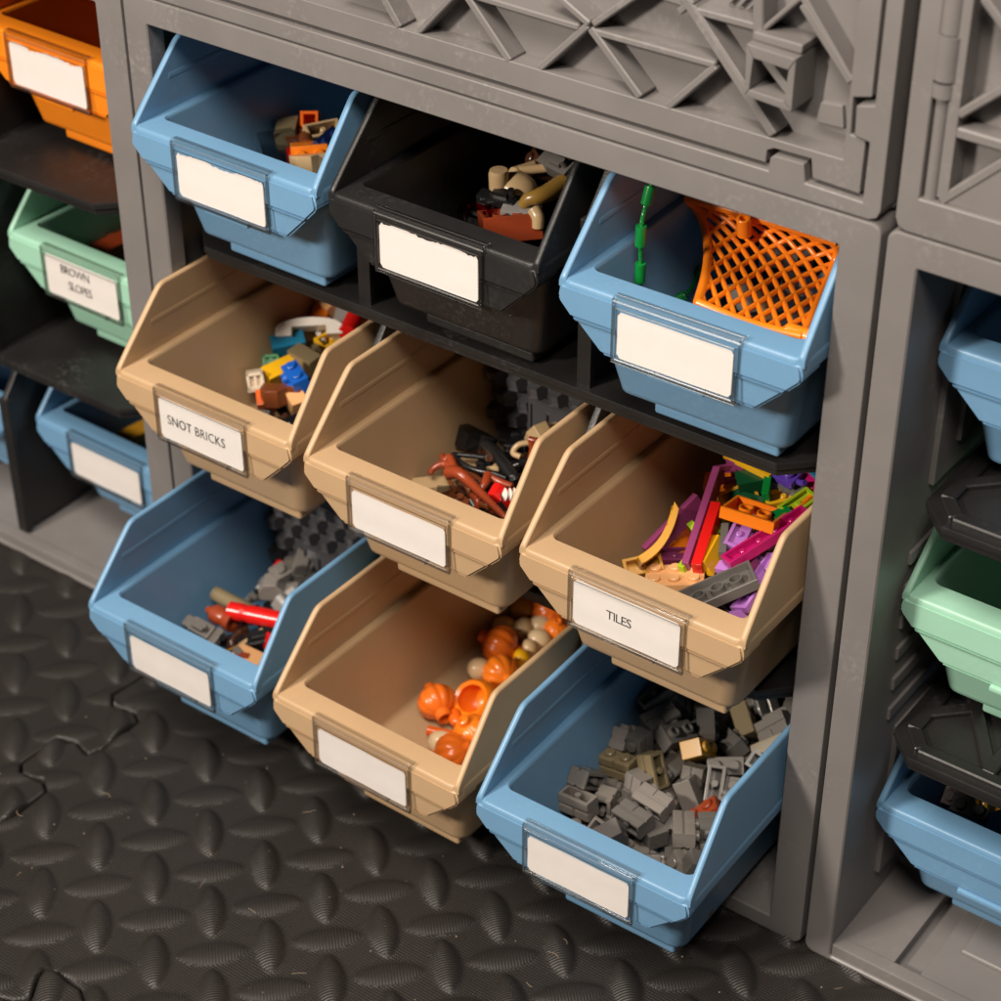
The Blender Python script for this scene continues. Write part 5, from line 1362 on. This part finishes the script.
def diag(s0, t0, sgn):
    pts = []
    n = 40
    for i in range(n + 1):
        s = i / n; t = t0 + sgn * s * NS / NT
        if -.0001 <= t <= 1.0001: pts.append(nm_(net_pt(s, min(1, max(0, t)))))
    return pts
for k in range(-NS, NT + NS + 1):
    for sgn in (1, -1):
        pts = diag(0, (k + .5) / NT, sgn)
        if len(pts) > 2: tube(bm, pts, rn, 8)
finish(bm, 'lattice', 'orange', net, 60)
bm = bmesh.new()
tube(bm, [nm_(net_pt(0, i / 30)) for i in range(31)], .0018, 10)
tube(bm, [nm_(net_pt(1, i / 30)) for i in range(31)], .0018, 10)
tube(bm, [nm_(net_pt(i / 20, 0)) for i in range(21)], .0018, 10)
tube(bm, [nm_(net_pt(i / 20, 1)) for i in range(21)], .0018, 10)
cyl(bm, .0028, .0028, .010, Matrix.Translation(nm_(net_pt(.97, .985))) @ Matrix.Rotation(PI / 2, 4, 'Y'), 16)
finish(bm, 'rim', 'orange', net, 60)
bm = bmesh.new()
pk = nm_(t3_y(*c(540, 200), .072))
lathe(bm, [(.0028, -.004), (.0028, .0035), (.0025, .0038), (.0017, .0038), (.0016, .001), (.0001, .001)], 16, Matrix.Translation(pk) @ Matrix.Rotation(math.radians(12), 4, 'X'))
finish(bm, 'stud', 'orange', net, 40)
# cord with sleeves
def cord(pts, sleeves, lab):
    S = [mw3 @ p for p in spline(pts, 8)]
    base = S[-1].copy()
    t = empty('toy_rope', base); tag(t, lab, 'cord', 'green cords in the net bin')
    bm = bmesh.new()
    L = [p - base for p in S]
    for ph in range(3):
        tw = []
        for i, p in enumerate(L):
            a = i * 1.25 + ph * 2.094
            tw.append(p + Vector((math.cos(a), math.sin(a), 0)) * .00042)
        tube(bm, tw, .00055, 6)
    finish(bm, 'strand', 'green', t, 60)
    for p, q in sleeves:
        bm = bmesh.new()
        p2, q2 = mw3 @ p - base, mw3 @ q - base
        d = (q2 - p2); m_ = Matrix.Translation((p2 + q2) / 2) @ d.to_track_quat('Z', 'Y').to_matrix().to_4x4()
        h = d.length / 2
        lathe(bm, [(.0008, -h), (.0020, -h), (.0021, -h + .0004), (.0021, h - .0004), (.0020, h), (.0008, h)], 16, m_)
        finish(bm, 'sleeve', 'green', t, 40)
yc = .060
c1 = [(150, -10), (130, 35), (112, 110), (95, 190), (90, 285), (90, 360), (85, 445), (92, 520)]
xc_ = -.036
cord([t3_x(*c(*p), xc_) for i, p in enumerate(c1)], [(t3_x(*c(133, 28), xc_), t3_x(*c(113, 108), xc_)), (t3_x(*c(92, 200), xc_), t3_x(*c(89, 285), xc_)), (t3_x(*c(89, 362), xc_), t3_x(*c(85, 443), xc_))],
     'green cord hanging down the left inside the net bin')
c2 = [(190, 560), (255, 520), (310, 470), (350, 395), (410, 320), (450, 250), (500, 210)]
cord([t3_y(*c(*p), .052 + .010 * i) for i, p in enumerate(c2)], [(t3_y(*c(250, 522), .062), t3_y(*c(285, 500), .064)), (t3_y(*c(335, 420), .079), t3_y(*c(355, 385), .082))],
     'green cord passing behind the orange net')
filler('T3', 22, ['brick', 'elbow', 'figure', ('cyl', dict(r=.003, L=.014)), ('hollow', dict(nx=2))], ['ltgrey', 'white', 'clear_toy', 'tan', 'stone'], (-.012, .036, .060, .130), (-.002, .008),
       {'ltgrey': 'pale grey piece behind the orange net', 'white': 'white piece behind the orange net', 'clear_toy': 'clear piece behind the orange net', 'tan': 'tan piece behind the orange net', 'stone': 'stone grey piece behind the orange net'},
       {k: '%s pieces behind the net' % k for k in ('ltgrey', 'white', 'clear_toy', 'tan', 'stone')}, 41, 'toy piece')
filler('T3', 9, ['brick', 'jaw'], ['tr_blue', 'blue'], (.012, .036, .095, .135), (-.018, -.004),
       {'tr_blue': 'clear blue piece behind the upper right of the net', 'blue': 'solid blue piece behind the upper right of the net'}, {'tr_blue': 'clear blue pieces', 'blue': 'solid blue pieces'}, 42, 'toy piece')

# ---- a few pieces showing in the side bins
HEAP.update(L1=(-.03, 0), L2=(-.030, .0), L3=(-.030, .0), R3=(-.028, .0))
put('L2', 'brick', 'rust', (92, 246), (118, 234), 20, .004, None, 'reddish brown long brick in the BROWN SLOPES bin', None, nx=4, studs=False)
put('L2', 'slope', 'brown', (108, 252), (122, 248), 10, .002, None, 'dark brown slope under the long brick in the BROWN SLOPES bin', None)
put('L3', 'brick', 'mustard', (126, 440), (146, 430), 20, .004, None, 'mustard brick in the small looking blue bin', None, nx=3, studs=False)
put('R3', 'brick', 'gold', (980, 806), (998, 800), 40, .002, None, 'golden brick in the shade of the lower right crate bin', None)
put('R3', 'brick', 'rust', (945, 795), (960, 800), 40, .0, None, 'rust brown brick in the shade of the lower right crate bin', None)
put('R3', 'brick', 'black', (962, 806), (980, 812), 40, .001, None, 'black brick in the shade of the lower right crate bin', None)
# ------------------------------------------------------------------ dust on the mats
bm = bmesh.new()
rd = random.Random(11)
for k in range(120):
    x = rd.uniform(-.2, .2); y = rd.uniform(-.22, .03); z = FZ + .0036
    if rd.random() < .78:
        s = rd.uniform(.00015, .00042)
        bmesh.ops.create_icosphere(bm, subdivisions=1, radius=s, matrix=Matrix.Translation((x, y, z - .0005)))
    else:
        a = rd.uniform(0, 6.28); l = rd.uniform(.002, .006); c = rd.uniform(-.8, .8)
        pts = [(x + l * t * math.cos(a + c * t), y + l * t * math.sin(a + c * t), z) for t in (0, .33, .66, 1)]
        tube(bm, spline(pts, 3), .00009, 4)
o = finish(bm, 'dust', 'dust'); tag(o, kind='stuff')

# ------------------------------------------------------------------ light
world = bpy.data.worlds.new('World'); scene.world = world; world.use_nodes = True
bg = world.node_tree.nodes['Background']; bg.inputs[0].default_value = (1.0, .90, .80, 1); bg.inputs[1].default_value = .035
def lamp(name, loc, tgt, size, energy, col):
    d = bpy.data.lights.new(name, 'AREA'); d.shape = 'DISK'; d.size = size; d.energy = energy; d.color = col
    o = bpy.data.objects.new(name, d); COL.objects.link(o)
    o.location = loc; o.rotation_euler = (Vector(tgt) - Vector(loc)).to_track_quat('-Z', 'Y').to_euler()
    return o
lamp('key_lamp', (-.45, -1.34, .92), (0, 0, 0), .22, 29, (1.0, .90, .79))  # main warm lamp at the front left, set by the cast shadows
lamp('room_lamp', (.54, -.78, 1.36), (0, 0, 0), .46, 14, (1.0, .90, .80))
lamp('overhead_fill', (-.1, -.65, 1.6), (0, 0, 0), .55, 17, (1.0, .89, .78))  # added overhead fill that brightens the bin lips

scene.view_settings.view_transform = 'Standard'
scene.view_settings.look = 'None'
scene.view_settings.exposure = 0
scene.view_settings.gamma = 1
scene.view_settings.use_curve_mapping = False
scene.cycles.max_bounces = 10
scene.cycles.transparent_max_bounces = 16
